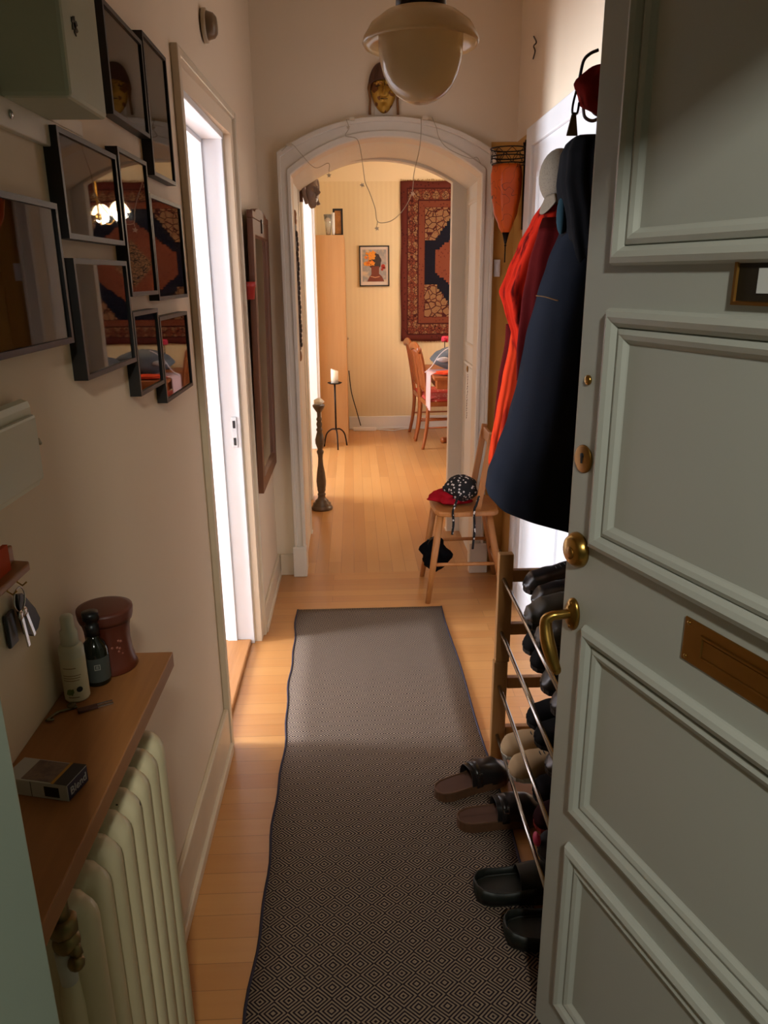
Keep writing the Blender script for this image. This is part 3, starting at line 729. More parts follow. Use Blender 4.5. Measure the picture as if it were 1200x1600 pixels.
for i in range(ns):
    y = ry0 + pitch * (i + .5); mb = MB(); rings = []
    base = sec_outline(XL + .03, -.332, .10, .825)
    cx_ = sum(p[0] for p in base) / len(base); cz_ = sum(p[1] for p in base) / len(base)
    for dy, ins in ((-.5, .020), (-.40, .007), (-.22, .001), (0, 0), (.22, .001), (.40, .007), (.5, .020)):
        out = []
        for (a, b) in base:
            dx = a - cx_; dz = b - cz_
            out.append((a - math.copysign(min(ins, abs(dx)), dx) if abs(dx) > .03 else a, y + dy * pitch * .98, b - math.copysign(ins, dz) if abs(dz) > .3 else b))
        rings.append(out)
    mb.loft(rings)
    # column groove ridges on the flat side of each section
    for xx in (XL + .052, XL + .093):
        mb.tube([(xx, y - pitch * .46, .17), (xx, y - pitch * .5, .25), (xx, y - pitch * .5, .68), (xx, y - pitch * .46, .76)], [.010, .015, .015, .010], 10)
    mb.build('section', M['radiator'], rad_)
for yy in (.78, 1.07):
    MB().box(XL + .05, -.35, yy - .015, yy + .015, 0, .13).build('foot', M['radiator'], rad_, bevel=.005)
vbrass = plain('tarnished_pipe', (132, 112, 72), .4, .8)
vp = empty('radiator_valve', (-.35, .705, .80), 'brass pipe and valve beside the radiator under the shelf', 'valve')
vy = .705
MB().tube([(-.350, vy, .911), (-.350, vy, .86), (-.349, vy, .835)], .010, 14).build('pipe', vbrass, vp)
MB().lathe([(.015, 0), (.017, .004), (.017, .018), (.013, .022)], 8, (-.349, vy, .825)).sphere((-.348, vy, .812), .016, 16, 10).build('valve_body', vbrass, vp)
MB().tube([(-.348, vy, .812), (-.338, vy - .005, .806), (-.333, vy - .008, .798)], [.009, .008, .006], 12).sphere((-.336, vy - .01, .790), .010, 12, 8).build('bleed_screw', vbrass, vp)
MB().lathe([(.010, 0), (.012, .045), (.011, .05)], 16, (-.352, vy, .752)).build('lower_collar', plain('white_plastic', (200, 200, 190), .5), vp)

# things on the shelf
b = empty('white_bottle', (-.427, 1.035, .94), 'tall white spray bottle with green leaf label on the shelf', 'bottle')
MB().lathe([(.001, 0), (.0165, 0), (.018, .003), (.018, .084), (.016, .089), (.012, .091)], 28, (-.430, 1.032, .94)).build('body', plain('white_plastic_bottle', (206, 200, 176), .35, var=.03), b)
MB().lathe([(.0125, .088), (.0125, .112), (.0095, .114), (.0095, .134), (.007, .137), (.001, .137)], 24, (-.430, 1.032, .94)).build('cap', plain('white_cap', (214, 210, 190), .35, var=.03), b)
def wraplabel(mb, c, r, a0, a1, z0, z1, n=14):
    mb.loft([[(c[0] + r * math.cos(lerp(a0, a1, i / n)), c[1] + r * math.sin(lerp(a0, a1, i / n)), z) for i in range(n + 1)] for z in (z0, z1)], False, False)
lb = MB(); wraplabel(lb, (-.430, 1.032), .0183, math.radians(-150), math.radians(30), .943, 1.012); wlabel = lb.build('label', plain('cream_label', (214, 204, 172), .5, var=.05), b)
for z0, h, a0, a1 in ((.997, .0012, -120, -60), (.985, .001, -125, -40), (.981, .001, -125, -45), (.977, .001, -125, -50), (.949, .0012, -110, -60)):
    lt = MB(); wraplabel(lt, (-.430, 1.032), .0185, math.radians(a0), math.radians(a1), z0, z0 + h)
    lt.build('printed_line', plain('brown_ink', (120, 84, 50), .6), wlabel)
lf = MB()
cpt = lambda a, z: Vector((-.430 + .0187 * math.cos(math.radians(a)), 1.032 + .0187 * math.sin(math.radians(a)), z))
for a_, z_, s_ in ((-105, .958, 1), (-92, .958, 1)):
    lf.prism([(-.004, -.003), (.001, -.005), (.004, .001), (.003, .006), (-.002, .004)], .0006, Matrix.Translation(cpt(a_, z_)) @ R('Z', a_ + 90) @ Matrix(((1, 0, 0, 0), (0, 0, 1, 0), (0, 1, 0, 0), (0, 0, 0, 1))))
lf.build('leaf_logo', plain('green_ink', (104, 120, 54), .6), wlabel)
lf = MB(); lf.prism([(.0045 * math.cos(k * PI / 6), .0045 * math.sin(k * PI / 6)) for k in range(12)], .0006, Matrix.Translation(cpt(-55, .962)) @ R('Z', 35) @ Matrix(((1, 0, 0, 0), (0, 0, 1, 0), (0, 1, 0, 0), (0, 0, 0, 1))))
lf.build('round_mark', plain('black_ink', (30, 32, 30), .6), wlabel)
d = empty('dark_bottle', (-.413, 1.075, .94), 'dark glass bottle with black cap and grey label behind the white bottle', 'bottle')
MB().lathe([(.001, 0), (.018, 0), (.0195, .003), (.0195, .058), (.016, .068), (.009, .076), (.009, .084)], 28, (-.413, 1.078, .94)).build('body', plain('dark_green_glass', (28, 30, 20), .12, var=.1, bump=0), d)
MB().lathe([(.0105, .082), (.0105, .098), (.009, .099), (.009, .108), (.0125, .108), (.0125, .120), (.001, .121)], 24, (-.413, 1.078, .94)).build('cap', plain('black_cap', (22, 22, 24), .35), d)
lb = MB(); wraplabel(lb, (-.413, 1.078), .0198, math.radians(-160), math.radians(20), .948, .988); slabel = lb.build('label', plain('slate_label', (74, 80, 76), .5), d)
lb = MB()
c3 = Vector((-.413, 1.078, 0)) + Vector((.0203 * math.cos(math.radians(-68)), .0203 * math.sin(math.radians(-68)), .974))
Tl = Matrix.Translation(c3) @ R('Z', 22) @ Matrix(((1, 0, 0, 0), (0, 0, 1, 0), (0, 1, 0, 0), (0, 0, 0, 1)))
lb.ring(-.0045, .0045, -.0045, .0045, [(0, 0), (0, .0004), (.001, .0004), (.001, 0)], Matrix.Translation(c3) @ R('Z', 22))
lb.box(-.002, .002, -.0004, 0, -.0005, .0005, Matrix.Translation(c3) @ R('Z', 22)).box(-.002, .002, -.0004, 0, .0015, .0022, Matrix.Translation(c3) @ R('Z', 22)).box(-.002, .002, -.0004, 0, -.0022, -.0015, Matrix.Translation(c3) @ R('Z', 22))
lb.build('square_emblem', plain('pale_ink', (170, 170, 160), .5), slabel)
dm = empty('lidded_jar', (-.405, 1.128, .94), 'dark red lacquered waisted wooden jar with a flat lid on the shelf', 'jar')
redl = plain('dark_red_lacquer', (92, 38, 22), .4, var=.15, coat=.1, bump=0)
jc = (-.408, 1.128, .94)
MB().lathe([(.001, 0), (.041, 0), (.0425, .003), (.040, .012), (.036, .030), (.0345, .050), (.0355, .070), (.038, .082), (.0395, .086)], 40, jc).build('body', redl, dm)
jbody = kids(dm)[0]
MB().lathe([(.0405, .085), (.0425, .092), (.0435, .102), (.0430, .1055), (.035, .107), (.001, .1075)], 40, jc).build('lid', plain('dark_red_lid', (92, 42, 28), .45, var=.12, coat=.1, bump=0), dm)
fm = MB()
for k in range(7):
    a_ = math.radians(-50 + random.uniform(-16, 16)); z_ = .975 + random.uniform(-.012, .022); rj = .0335
    fm.sphere((jc[0] + rj * math.cos(a_), jc[1] + rj * math.sin(a_), z_), .0028, 8, 5)
fm.build('painted_flower', plain('pinkish_paint', (150, 84, 66), .5), jbody)
k = empty('loose_keys', (-.425, 1.0, .94), 'small keys and a flat metal opener lying on the shelf by the white bottle', 'keys')
pth = smooth_path([(-.452, .965, .9425), (-.445, .985, .9425), (-.437, .990, .943), (-.428, .995, .943), (-.420, 1.0, .943)], 5)
MB().tube(pth, .0018, 8).tube([(-.452, .965, .9425), (-.442, .968, .9425)], .0018, 8).build('wire_key', plain('dull_metal', (130, 122, 96), .4, .8), k)
MB().sphere((-.428, 1.0, .945), .007, 12, 8, (1, 1, .6)).build('ball', plain('tarnished_ball', (96, 84, 58), .4, .6), k)
MB().box(-.026, .002, -.005, .005, 0, .0045, Tr(-.392, 1.0, .9405) @ R('Z', 28)).build('nail_clipper_body', plain('brown_leather', (86, 50, 40), .4), k, bevel=.001)
MB().box(0, .022, -.005, -.003, .002, .004, Tr(-.390, 1.0, .9405) @ R('Z', 28)).box(0, .022, .003, .005, .002, .004, Tr(-.390, 1.0, .9405) @ R('Z', 28)).build('prong', M['steel'], k)
cg = empty('cigarette_pack', (-.39, .83, .94), 'white and blue cigarette packet lying on the wooden shelf', 'cigarette pack')
TC = Tr(-.357, .787, .9405) @ R('Z', -14)
# local: x towards the right end face, y away from the viewer
MB().box(-.088, 0, 0, .042, 0, .023, TC).build('carton', plain('white_carton', (178, 174, 168), .4, var=.04), cg, bevel=.001)
cg = kids(cg)[0]
MB().box(-.064, -.022, .002, .040, .023, .0234, TC).build('photo_warning', print_mat('warning_print', [(84, 66, 60), (120, 96, 84), (60, 52, 52)], 40, 2), cg)
MB().box(-.022, -.018, .0, .042, .0232, .0237, TC).build('yellow_stripe', plain('yellow_ink', (180, 126, 40), .5), cg)
MB().box(-.018, 0, .0, .042, .0232, .0237, TC).build('dark_band', plain('dark_ink', (44, 40, 44), .5), cg)
MB().box(-.0002, .0005, .001, .041, .001, .022, TC).build('end_panel', plain('navy_ink', (44, 40, 66), .5), cg)
text_mesh('end_lettering', 'Blend', .015, plain('white_ink', (190, 188, 190), .5), TC @ Tr(.0009, .021, .011) @ R('Z', 90) @ R('X', 90), cg)
MB().box(-.032, -.012, -.0004, 0, .004, .018, TC).build('dark_square', M['dark'], cg)
MB().box(-.0505, -.050, -.0004, 0, .001, .022, TC).build('lid_seam', M['dark'], cg)

# ------------------------------------------------------------------ mirror on the left wall
mr = empty('wall_mirror', (XL2, 3.55, .62), 'tall narrow mirror in a dark wooden frame on the left wall', 'mirror')
MT = Tr(XL2 + .004, 3.20, .640) @ R('Y', .9) @ Matrix(((0, -1, 0, 0), (1, 0, 0, 0), (0, 0, 1, 0), (0, 0, 0, 1)))
MW, MH = .58, 1.13
MB().ring(0, MW, 0, MH, [(0, 0), (0, .024), (.06, .024), (.066, .016), (.07, .014), (.07, .006)], MT).build('frame', M['mirrorwood'], mr, bevel=.002)
MB().box(.06, MW - .06, -.012, -.004, .06, MH - .06, MT).build('mirror_glass', plain('mirror_silver', (235, 235, 228), .03, 1, 0, bump=0), mr)
mc = MB(); crest = [(0, MH), (MW, MH), (MW, MH + .03)] + [(MW / 2 + .2 * math.cos(a), MH + .03 + .02 * math.sin(a)) for a in [PI * i / 10 for i in range(11)]] + [(0, MH + .03)]
mc.prism(crest, .024, MT @ Matrix(((1, 0, 0, 0), (0, 0, -1, 0), (0, 1, 0, 0), (0, 0, 0, 1)))); mc.build('crest', M['mirrorwood'], mr, bevel=.003)
MB().box(MW / 2 - .018, MW / 2 + .018, -.030, -.024, MH - .045, MH + .01, MT).build('inlay', plain('dark_inlay', (56, 34, 24), .4), mr)
rc = empty('red_wall_pot', (-.42, 3.165, 1.44), 'small red flowerpot holder fixed at the edge of the mirror', 'pot')
q = at(389, 454, y=3.162)
MB().lathe([(.001, -.034), (.018, -.034), (.022, .012), (.025, .012), (.026, .034), (.022, .034), (.020, .0), (.001, -.02)], 20, (q[0] + .003, q[1], q[2])).build('pot', plain('red_ceramic', (168, 44, 36), .4), rc)
MB().box(XL2 + .001, q[0] - .005, 3.183, 3.198, q[2] - .006, q[2] + .006).build('bracket', M['dark'], rc)

# ------------------------------------------------------------------ pendant lamp
lp = empty('pendant_lamp', (.157, 1.84, 1.91), 'milky glass pendant globe with mushroom shade hanging from hall ceiling', 'lamp')
lc = (.157, 1.84, 0)
MB().lathe([(.050, 2.084), (.080, 2.076), (.108, 2.056), (.122, 2.034), (.1250, 2.024), (.1215, 2.018), (.117, 2.026), (.100, 2.043), (.080, 2.050), (.0885, 2.048)], 56, lc, caps=False).build('shade', M['opal'], lp)
MB().lathe([(.0885, 2.048), (.0895, 2.030), (.0895, 2.012), (.0865, 1.988), (.0790, 1.963), (.067, 1.941), (.052, 1.925), (.036, 1.915), (.020, 1.909), (.001, 1.908)], 56, lc, caps=False).build('globe', M['opal2'], lp, solid=.002)
MB().lathe([(.001, 2.14), (.050, 2.14), (.0535, 2.13), (.0535, 2.078), (.048, 2.076)], 40, lc, caps=False).build('gallery', plain('dark_bakelite', (34, 28, 22), .35), lp)
MB().tube([(.157, 1.84, 2.135), (.157, 1.84, ZC - .04)], .006, 10).lathe([(.045, ZC - .001), (.040, ZC - .03), (.008, ZC - .05)], 24, (.157, 1.84, 0), caps=False).build('rod', M['brassdull'], lp)

# ------------------------------------------------------------------ face masks
def face(mb, w_, h_, dep, T, n=40, m=52):
    def fn(u, v):
        x = 2 * u - 1; z = 2 * v - 1
        # egg outline: narrow chin
        wz = math.sqrt(max(0, 1 - z * z)) * (1 - .20 * max(0, -z)) if abs(z) < 1 else 0
        X = x * wz; c = math.sqrt(max(0, 1 - x * x))
        y = dep * .62 * c ** .8 * (1 - .35 * z * z)
        g = lambda cx, cz, sx, sz: math.exp(-((X - cx) / sx) ** 2 - ((z - cz) / sz) ** 2)
        y += dep * (.42 * g(0, -.10, .09, .16) + .22 * g(0, .12, .06, .20) + .12 * g(.14, -.18, .07, .07) + .12 * g(-.14, -.18, .07, .07))
        for s in (-1, 1):
            y += dep * (.14 * g(s * .34, .27, .22, .045) - .16 * g(s * .33, .12, .16, .08) + .10 * g(s * .33, .10, .13, .035) - .07 * g(s * .33, .065, .15, .016) + .10 * g(s * .42, -.15, .2, .16))
        y += dep * (.16 * g(0, -.40, .20, .035) + .17 * g(0, -.49, .16, .04) - .16 * g(0, -.445, .22, .014) - .06 * g(0, -.56, .16, .035) + .16 * g(0, -.74, .2, .12))
        return (X * w_ / 2, -max(0, y) * (1 if wz > 0 else 0), z * h_ / 2)
    mb.grid(fn, n, m, T)
gm = empty('gilded_mask', (.163, 3.835, 2.245), 'golden carved face mask with brown hair above the arch', 'mask')
GT = Tr(.160, 3.836, 2.352)
ngold = N('worn_gilding'); vv = ngold.coords('Object'); ff = ngold.noise(vv, 28, 4)
ngold.set(Base_Color=ngold.mix(ngold.math('GREATER_THAN', ff, .56), lin((186, 140, 50)), lin((120, 72, 34))), Metallic=.55, Roughness=.42)
mf = MB(); face(mf, .118, .200, .045, GT); gface = mf.build('face', ngold.m, gm)
hr = MB()
def hairfn(u, v):
    a = PI * u; z = lerp(.018, .106, v); rz = math.sqrt(max(0, 1 - ((z - .0) / .108) ** 2))
    return (math.cos(a) * .072 * rz ** .8, -math.sin(a) * .036 * rz ** .6 - .0 + .002 * math.sin(a * 22) * rz, z + .020 * (1 - math.sin(a)) * (1 - v) * -1 + .016 * math.sin(a) * (1 - v))
hr.grid(hairfn, 40, 16, GT); hr.build('hair', plain('carved_brown_wood', (84, 50, 32), .5, var=.25, scale=40), gm, solid=.003)
for s in (-1, 1):
    er = MB().tube(smooth_path([(s * .060, -.008, .03), (s * .066, -.010, .0), (s * .062, -.010, -.04), (s * .064, -.008, -.085), (s * .064, -.006, -.104)], 5), [.008] * 6 + [.006] * 15, 8, GT)
    er.build('ear', plain('gilded_wood', (128, 84, 40), .45, .3), gm)
for nm, pts in (('eye', [(-.018, -.031, .010), (-.030, -.028, .007), (-.042, -.018, .012)]), ('eye', [(.018, -.031, .010), (.030, -.028, .007), (.042, -.018, .012)]), ('mouth', [(-.016, -.037, -.0445), (0, -.040, -.0435), (.016, -.037, -.0445)])):
    MB().tube(pts, .0016, 6, GT).build(nm, plain('dark_line', (40, 24, 16), .6), gface)
MB().box(-.040, .040, -.004, 0, -.106, -.070, GT).build('back_board', M['trim'], gm)

sm_ = empty('carved_figure_mask', (-.33, 4.72, 1.93), 'dark carved figure head with headdress mounted high inside the arch left', 'mask')
ST = Tr(-.225, 4.66, 2.005) @ R('Z', 58) @ Matrix.Scale(1.2, 4)
slv = plain('weathered_dark_wood', (140, 118, 106), .32, .25, .4, 30, .3)
f2 = MB(); face(f2, .085, .15, .05, ST, 28, 36); f2.build('face', slv, sm_)
hb = MB()
hb.sphere((0, .0, .062), .036, 16, 10, (1, .9, .8), ST); hb.sphere((.0, .0, .095), .026, 14, 10, (1, 1, .8), ST)
for s in (-1, 1):
    hb.tube(smooth_path([(s * .03, .0, .06), (s * .055, .0, .05), (s * .06, .0, .01), (s * .048, .0, -.03), (s * .05, -.01, -.055)], 4), .009, 8, ST)
    hb.sphere((s * .035, -.01, .085), .015, 10, 8, (1, 1, 1), ST)
hb.build('headdress', slv, sm_)
MB().box(-.335, -.27, 4.622, 4.66, 1.95, 2.09).build('mount', M['mirrorwood'], sm_)

# carved wooden strip on left reveal
cp = MB(); 
T = Matrix(((0, -1, 0, -.290), (1, 0, 0, 0), (0, 0, 1, 0), (0, 0, 0, 1)))
cpe = empty('carved_wall_strip', (-.288, 4.1, 1.15), 'narrow dark carved wooden strip hanging inside the arch left', 'carving')
MB().box(-.290, -.280, 4.07, 4.17, 1.17, 1.80).build('backing', plain('carving_back', (70, 42, 28), .5), cpe, bevel=.003)
zz = 1.20; cc = MB()
while zz < 1.77:
    cc.sphere((-.277, 4.12 + .022 * math.sin(zz * 60), zz), .016, 10, 6, (.5, 1.3, 1)); zz += .024
cc.build('carved_knobs', plain('carved_dark_wood', (58, 38, 28), .4, var=.3), cpe)
MB().sphere((-.284, 4.12, 1.83), .03, 14, 10, (.4, 1.1, 1.3)).sphere((-.284, 4.12, 1.14), .022, 12, 8, (.4, 1, 1.3)).build('finial', plain('amber_wood', (150, 90, 40), .4), cpe)

# ------------------------------------------------------------------ star string lights on the arch
sl = empty('star_string_light', (.16, 3.79, 1.75), 'thin cable of star shaped string lights draped over the arch', 'string light')
YW = 3.786
cab = plain('pale_brown_cable', (186, 166, 138), .6)
def cpath(px): return smooth_path([at(a, b, y=YW) for a, b in px], 6)
MB().tube(cpath([(440, 236), (455, 225), (470, 240), (492, 262), (513, 255), (514, 268)]), .0014, 6).build('cable', cab, sl)
MB().tube(cpath([(541, 186), (545, 200), (540, 212), (556, 216), (562, 228), (566, 252), (569, 275), (571, 286), (578, 302), (586, 325), (590, 346), (606, 347), (621, 338), (634, 322), (644, 300), (647, 270), (655, 235), (658, 205), (658, 184)]), .0018, 6).build('cable', cab, sl)
MB().tube(cpath([(675, 183), (682, 200), (686, 215), (700, 232), (733, 247), (745, 246), (751, 256)]), .0014, 6).build('cable', cab, sl)
MB().tube(cpath([(590, 346), (589, 352)]), .0018, 6).build('cable', cab, sl)
starm = plain('frosted_star', (190, 170, 140), .4)
def star(px, py, r=.012, rot=0):
    c = at(px, py, y=YW); pts = [((r if k % 2 == 0 else r * .45) * math.cos(PI / 2 + rot + k * PI / 5), (r if k % 2 == 0 else r * .45) * math.sin(PI / 2 + rot + k * PI / 5)) for k in range(10)]
    MB().prism(pts, .006, Matrix.Translation(c) @ Matrix(((1, 0, 0, 0), (0, 0, 1, -.003), (0, 1, 0, 0), (0, 0, 0, 1)))).build('star', starm, sl)
star(514, 274); star(566, 289, .012, .4); star(589, 357, .013, .2); star(645, 303, .012, .9); star(544, 199, .010)
for a, b in ((452, 226), (550, 186), (664, 185)):
    c = at(a, b, y=3.79); MB().box(c[0] - .012, c[0] + .012, 3.785, 3.80, c[2] - .006, c[2] + .008).build('clip', M['trimy'], sl)

# ------------------------------------------------------------------ orange sconce in the corner
sc = empty('orange_wall_lamp', (.74, 3.72, 1.6), 'orange parchment wall lamp with black iron crown beside the arch', 'lamp')
cx, cy = .704, 3.62
lobes = 6
skin = N('orange_parchment'); vv = skin.coords('Object')
wv = skin.node('ShaderNodeTexNoise'); skin.link(vv, wv.inputs['Vector']); wv.inputs['Scale'].default_value = 18; wv.inputs['Detail'].default_value = 1
lnn = skin.math('LESS_THAN', skin.math('ABSOLUTE', skin.math('SUBTRACT', wv.outputs['Fac'], .5)), .006)
skin.set(Base_Color=skin.mix(lnn, skin.mix(skin.noise(vv, 7, 3), lin((226, 98, 12)), lin((190, 70, 8))), lin((104, 44, 16))), Roughness=.45)
skin.b.inputs['Transmission Weight'].default_value = .0
rings = []; NT = 36
for k in range(15):
    t = k / 14; z = lerp(1.729, 2.008, t); r = .95 * interp([(0, .022), (.10, .040), (.32, .066), (.6, .082), (.85, .085), (1, .077)], t)
    ring = []
    for i in range(NT):
        a = 2 * PI * i / NT; rr_ = r * (1 - .10 * abs(math.sin(a * lobes / 2)) ** 1.0)
        ring.append((cx - .004 + rr_ * math.cos(a) * (.85 if math.cos(a) > 0 else 1) * .95, cy + rr_ * math.sin(a), z))
    rings.append(ring)
MB().loft(rings).build('shade', skin.m, sc)
cr = MB()
def circ(r, z, a0=0, a1=2 * PI, n=28): return [(cx - .004 + r * math.cos(lerp(a0, a1, i / n)), cy + r * math.sin(lerp(a0, a1, i / n)), z) for i in range(n)]
for r, z in ((.072, 2.012), (.076, 2.042), (.080, 2.074)): cr.tube(circ(r, z), .0028, 8, closed=True)
for k in range(8):
    a0 = 2 * PI * k / 8
    for s in (1, -1):
        cr.tube([(cx - .004 + .077 * math.cos(a0 + s * .32 * math.sin(PI * t)), cy + .077 * math.sin(a0 + s * .32 * math.sin(PI * t)), lerp(2.014, 2.072, t)) for t in [i / 8 for i in range(9)]], .0014, 6)
cr.build('iron_crown', M['iron'], sc)
MB().tube([(.774, 3.62, 2.11), (.772, 3.62, 2.07), (.772, 3.62, 1.74)], .004, 8).tube([(.768, 3.62, 2.10), (.774, 3.62, 2.06)], .006, 8).build('back_bar', M['iron'], sc)
MB().lathe([(.016, 1.733), (.018, 1.735), (.006, 1.686), (.005, 1.680)], 12, (cx - .004, cy, 0)).sphere((cx - .004, cy, 1.674), .0055, 10, 8).tube([(cx - .004, cy, 1.673), (cx - .004, cy, 1.60)], .003, 8).build('finial', M['iron'], sc)
sw = empty('light_switch', (.70, YA, 1.5), 'small white rocker switch plate on the ochre wall beside the arch', 'switch')
c = at(776, 419, y=3.83)
MB().box(c[0] - .014, c[0] + .016, YA - .016, YA - .003, c[2] - .040, c[2] + .040).build('plate', M['trimw'], sw, bevel=.002)
MB().box(c[0] - .008, c[0] + .010, YA - .019, YA - .016, c[2] - .02, c[2] + .02).build('rocker', M['trimw'], sw, bevel=.001)
wh = MB(); wh.tube(smooth_path([at(834, 57, x=XR - .004), at(838, 66, x=XR - .02), at(834, 72, x=XR - .022), at(836, 80, x=XR - .01), at(833, 92, x=XR - .006)], 5), .003, 8)
tag(wh.build('wall_hook', plain('bent_dark_wire', (70, 54, 38), .5, .5)), 'small bent wire hook high on the right wall', 'hook')

# ------------------------------------------------------------------ hall chair
hc = empty('wooden_hall_chair', (.54, 3.6, 0), 'light wooden chair with splayed legs in front of the arch', 'chair')
sp = [(.378, 3.47), (.395, 3.44), (.45, 3.425), (.66, 3.435), (.685, 3.46), (.695, 3.58), (.685, 3.70), (.66, 3.73), (.43, 3.745), (.385, 3.73), (.372, 3.70), (.368, 3.60)]
MB().prism(sp, .026, Tr(0, 0, .438)).build('seat', M['chairwood'], hc, bevel=.008)
legs = {'nl': ((.405, 3.47, .44), (.342, 3.415, 0)), 'fl': ((.40, 3.69, .44), (.345, 3.77, 0)), 'nr': ((.640, 3.47, .44), (.722, 3.415, 0)), 'fr': ((.650, 3.70, .44), (.735, 3.775, 0))}
for kx_ in legs:
    a, b_ = legs[kx_]; MB().tube([a, tuple(lerp(a[i], b_[i], .5) for i in range(3)), b_], [.0175, .0165, .0125], 14).build('leg', M['chairwood'], hc)
def onleg(k_, t): a, b_ = legs[k_]; return tuple(lerp(a[i], b_[i], t) for i in range(3))
MB().tube([onleg('nl', .56), onleg('nr', .56)], .009, 10).build('stretcher', M['chairwood'], hc)
MB().tube([onleg('fl', .50), onleg('fr', .50)], .009, 10).build('stretcher', M['chairwood'], hc)
MB().tube([onleg('nr', .62), onleg('fr', .62)], .009, 10).build('stretcher', M['chairwood'], hc)
for yy in (3.475, 3.69):
    MB().bar((.585, yy, .455), (.645, yy, .84), .030, .018).build('back_post', M['chairwood'], hc, bevel=.004)
MB().box(.636, .652, 3.45, 3.715, .77, .83).build('back_rail', M['chairwood'], hc, bevel=.005)

def blob(name, c, sx, sy, sz, mat, label=None, cat=None, parent=None, seed=0, amp=.18, n=28, m=18, fr=5, flat=.0):
    rnd = random.Random(seed); ph = [rnd.uniform(0, 6.28) for _ in range(8)]
    rings = []
    for j in range(m + 1):
        p = PI * j / m; ring = []
        for i in range(n):
            a = 2 * PI * i / n
            k_ = 1 + amp * (math.sin(fr * a + ph[0] + 2 * p) * .5 + math.sin((fr + 3) * a + ph[1] - 3 * p) * .3 + math.sin(3 * p * 2 + ph[2] + a) * .4) * math.sin(p)
            x = math.cos(a) * max(math.sin(p), .001) * sx * k_; y = math.sin(a) * max(math.sin(p), .001) * sy * k_; z = -math.cos(p) * sz * (1 + amp * .3 * math.sin(4 * a + ph[3]))
            z = max(z, -sz * (1 - flat)) if flat else z
            ring.append((c[0] + x, c[1] + y, c[2] + z))
        rings.append(ring)
    o = MB().loft(rings).build(name, mat, parent)
    if label: tag(o, label, cat)
    return o
blob('red_cloth', (.470, 3.58, .500), .095, .080, .038, cloth('bright_red_cloth', (186, 30, 42), (140, 18, 32)), 'crumpled bright red cloth lying on the hall chair seat', 'cloth', seed=3, amp=.38, flat=.1)
pb = empty('polka_dot_bag', (.55, 3.55, .5), 'black and white dotted soft bag with dangling ties on the hall chair', 'bag')
dotm = dotted('black_white_dots', (16, 14, 18), (214, 206, 200), 62, .30)
blob('pouch', (.515, 3.56, .545), .082, .065, .068, dotm, parent=pb, seed=8, amp=.12, flat=.0)
for px0, l in ((.458, .115), (.560, .19)):
    y_ = 3.418
    MB().tube(smooth_path([(px0 + .03, 3.47, .53), (px0 + .01, 3.425, .50), (px0, y_, .47), (px0 + .004, y_, .47 - l * .5), (px0 - .002, y_, .47 - l)], 6), .006, 8).build('tie', dotm, pb)
bc = MB()
def bagfn(u, v):
    y = lerp(3.43, 3.74, u); z = lerp(.30, .085, v) + .02 * math.sin(u * 5); return (.355 + .03 * math.sin(u * 9 + v * 3) - .020 * v, y, z)
bb_ = empty('black_cloth_bag', (.36, 3.6, .1), 'small black cloth bag hanging on the left legs of the chair', 'bag')
blob('bag_body', (.395, 3.60, .190), .068, .07, .085, cloth('black_cloth', (14, 14, 18), (8, 8, 10)), parent=bb_, seed=15, amp=.42, fr=3)
MB().tube(smooth_path([(.352, 3.55, .26), (.37, 3.50, .31), (.385, 3.47, .325), (.372, 3.52, .30), (.356, 3.62, .26)], 5), .003, 6).build('strap', M['dark'], bb_)

# ------------------------------------------------------------------ shoe rack
sk = empty('shoe_rack', (.6, 1.75, 0), 'two tier stacked shoe rack of wood posts and steel rods by the right wall', 'shoe rack')
RY1, RY0 = 2.135, 1.36
LV = (.655, .475, .284, .103)
for y0 in (RY1, RY0 - .03):
    for x0 in (.452, .735 - .022):
        MB().box(x0 - .022 + .022 - .02, x0 + .024, y0, y0 + .03, .37, .735).build('post', M['rackwood'], sk, bevel=.002)
        MB().box(x0 - .024, x0 + .020, y0 - .001, y0 + .029, 0, .369).build('post', M['rackwood'], sk, bevel=.002)
    for z in LV:
        MB().box(.474, .712, y0 + .004, y0 + .026, z - .012, z + .026).build('crossbar', M['rackwood'], sk, bevel=.002)
for z in LV:
    for x, dz in ((.447, 0), (.530, .006), (.625, .012), (.700, .018)):
        MB().tube([(x, RY0 - .03, z + dz), (x, RY1 - .002, z + dz)], .006, 10).build('rod', M['steel'], sk)

# ------------------------------------------------------------------ shoes
WID = [(0, .10), (.015, .36), (.06, .62), (.15, .76), (.3, .76), (.45, .74), (.6, .86), (.75, 1.0), (.87, .92), (.95, .70), (.985, .42), (1, .12)]
def outline(L, W, inset=0, n=44):
    pts = []
    for i in range(n + 1):
        t = (1 - math.cos(PI * i / n)) / 2; pts.append((max(inset, min(L - inset, t * L)), interp(WID, t) * W / 2 - inset + .004 * math.sin(PI * t)))
    return pts + [(x, -y) for x, y in pts[::-1]]
def upper(mb, L, W, z0, hf, t0=.0, t1=1.0, open_t=None, n=26, m=22, over=.0):
    n = 40; rings = []
    for i in range(n + 1):
        t = lerp(t0, t1, (1 - math.cos(PI * i / n)) / 2); hw = interp(WID, t) * W / 2 + over; h = hf(t); ring = []
        for k in range(m + 1):
            a = PI * k / m; c = math.cos(a); s = math.sin(a)
            y = hw * math.copysign(abs(c) ** .65, c); z = z0 + h * abs(s) ** .75
            if open_t and t < open_t and abs(c) < .82:
                z = z0 + .006
            ring.append((t * L, y, z))
        rings.append(ring)
    mb.loft(rings, False, False)
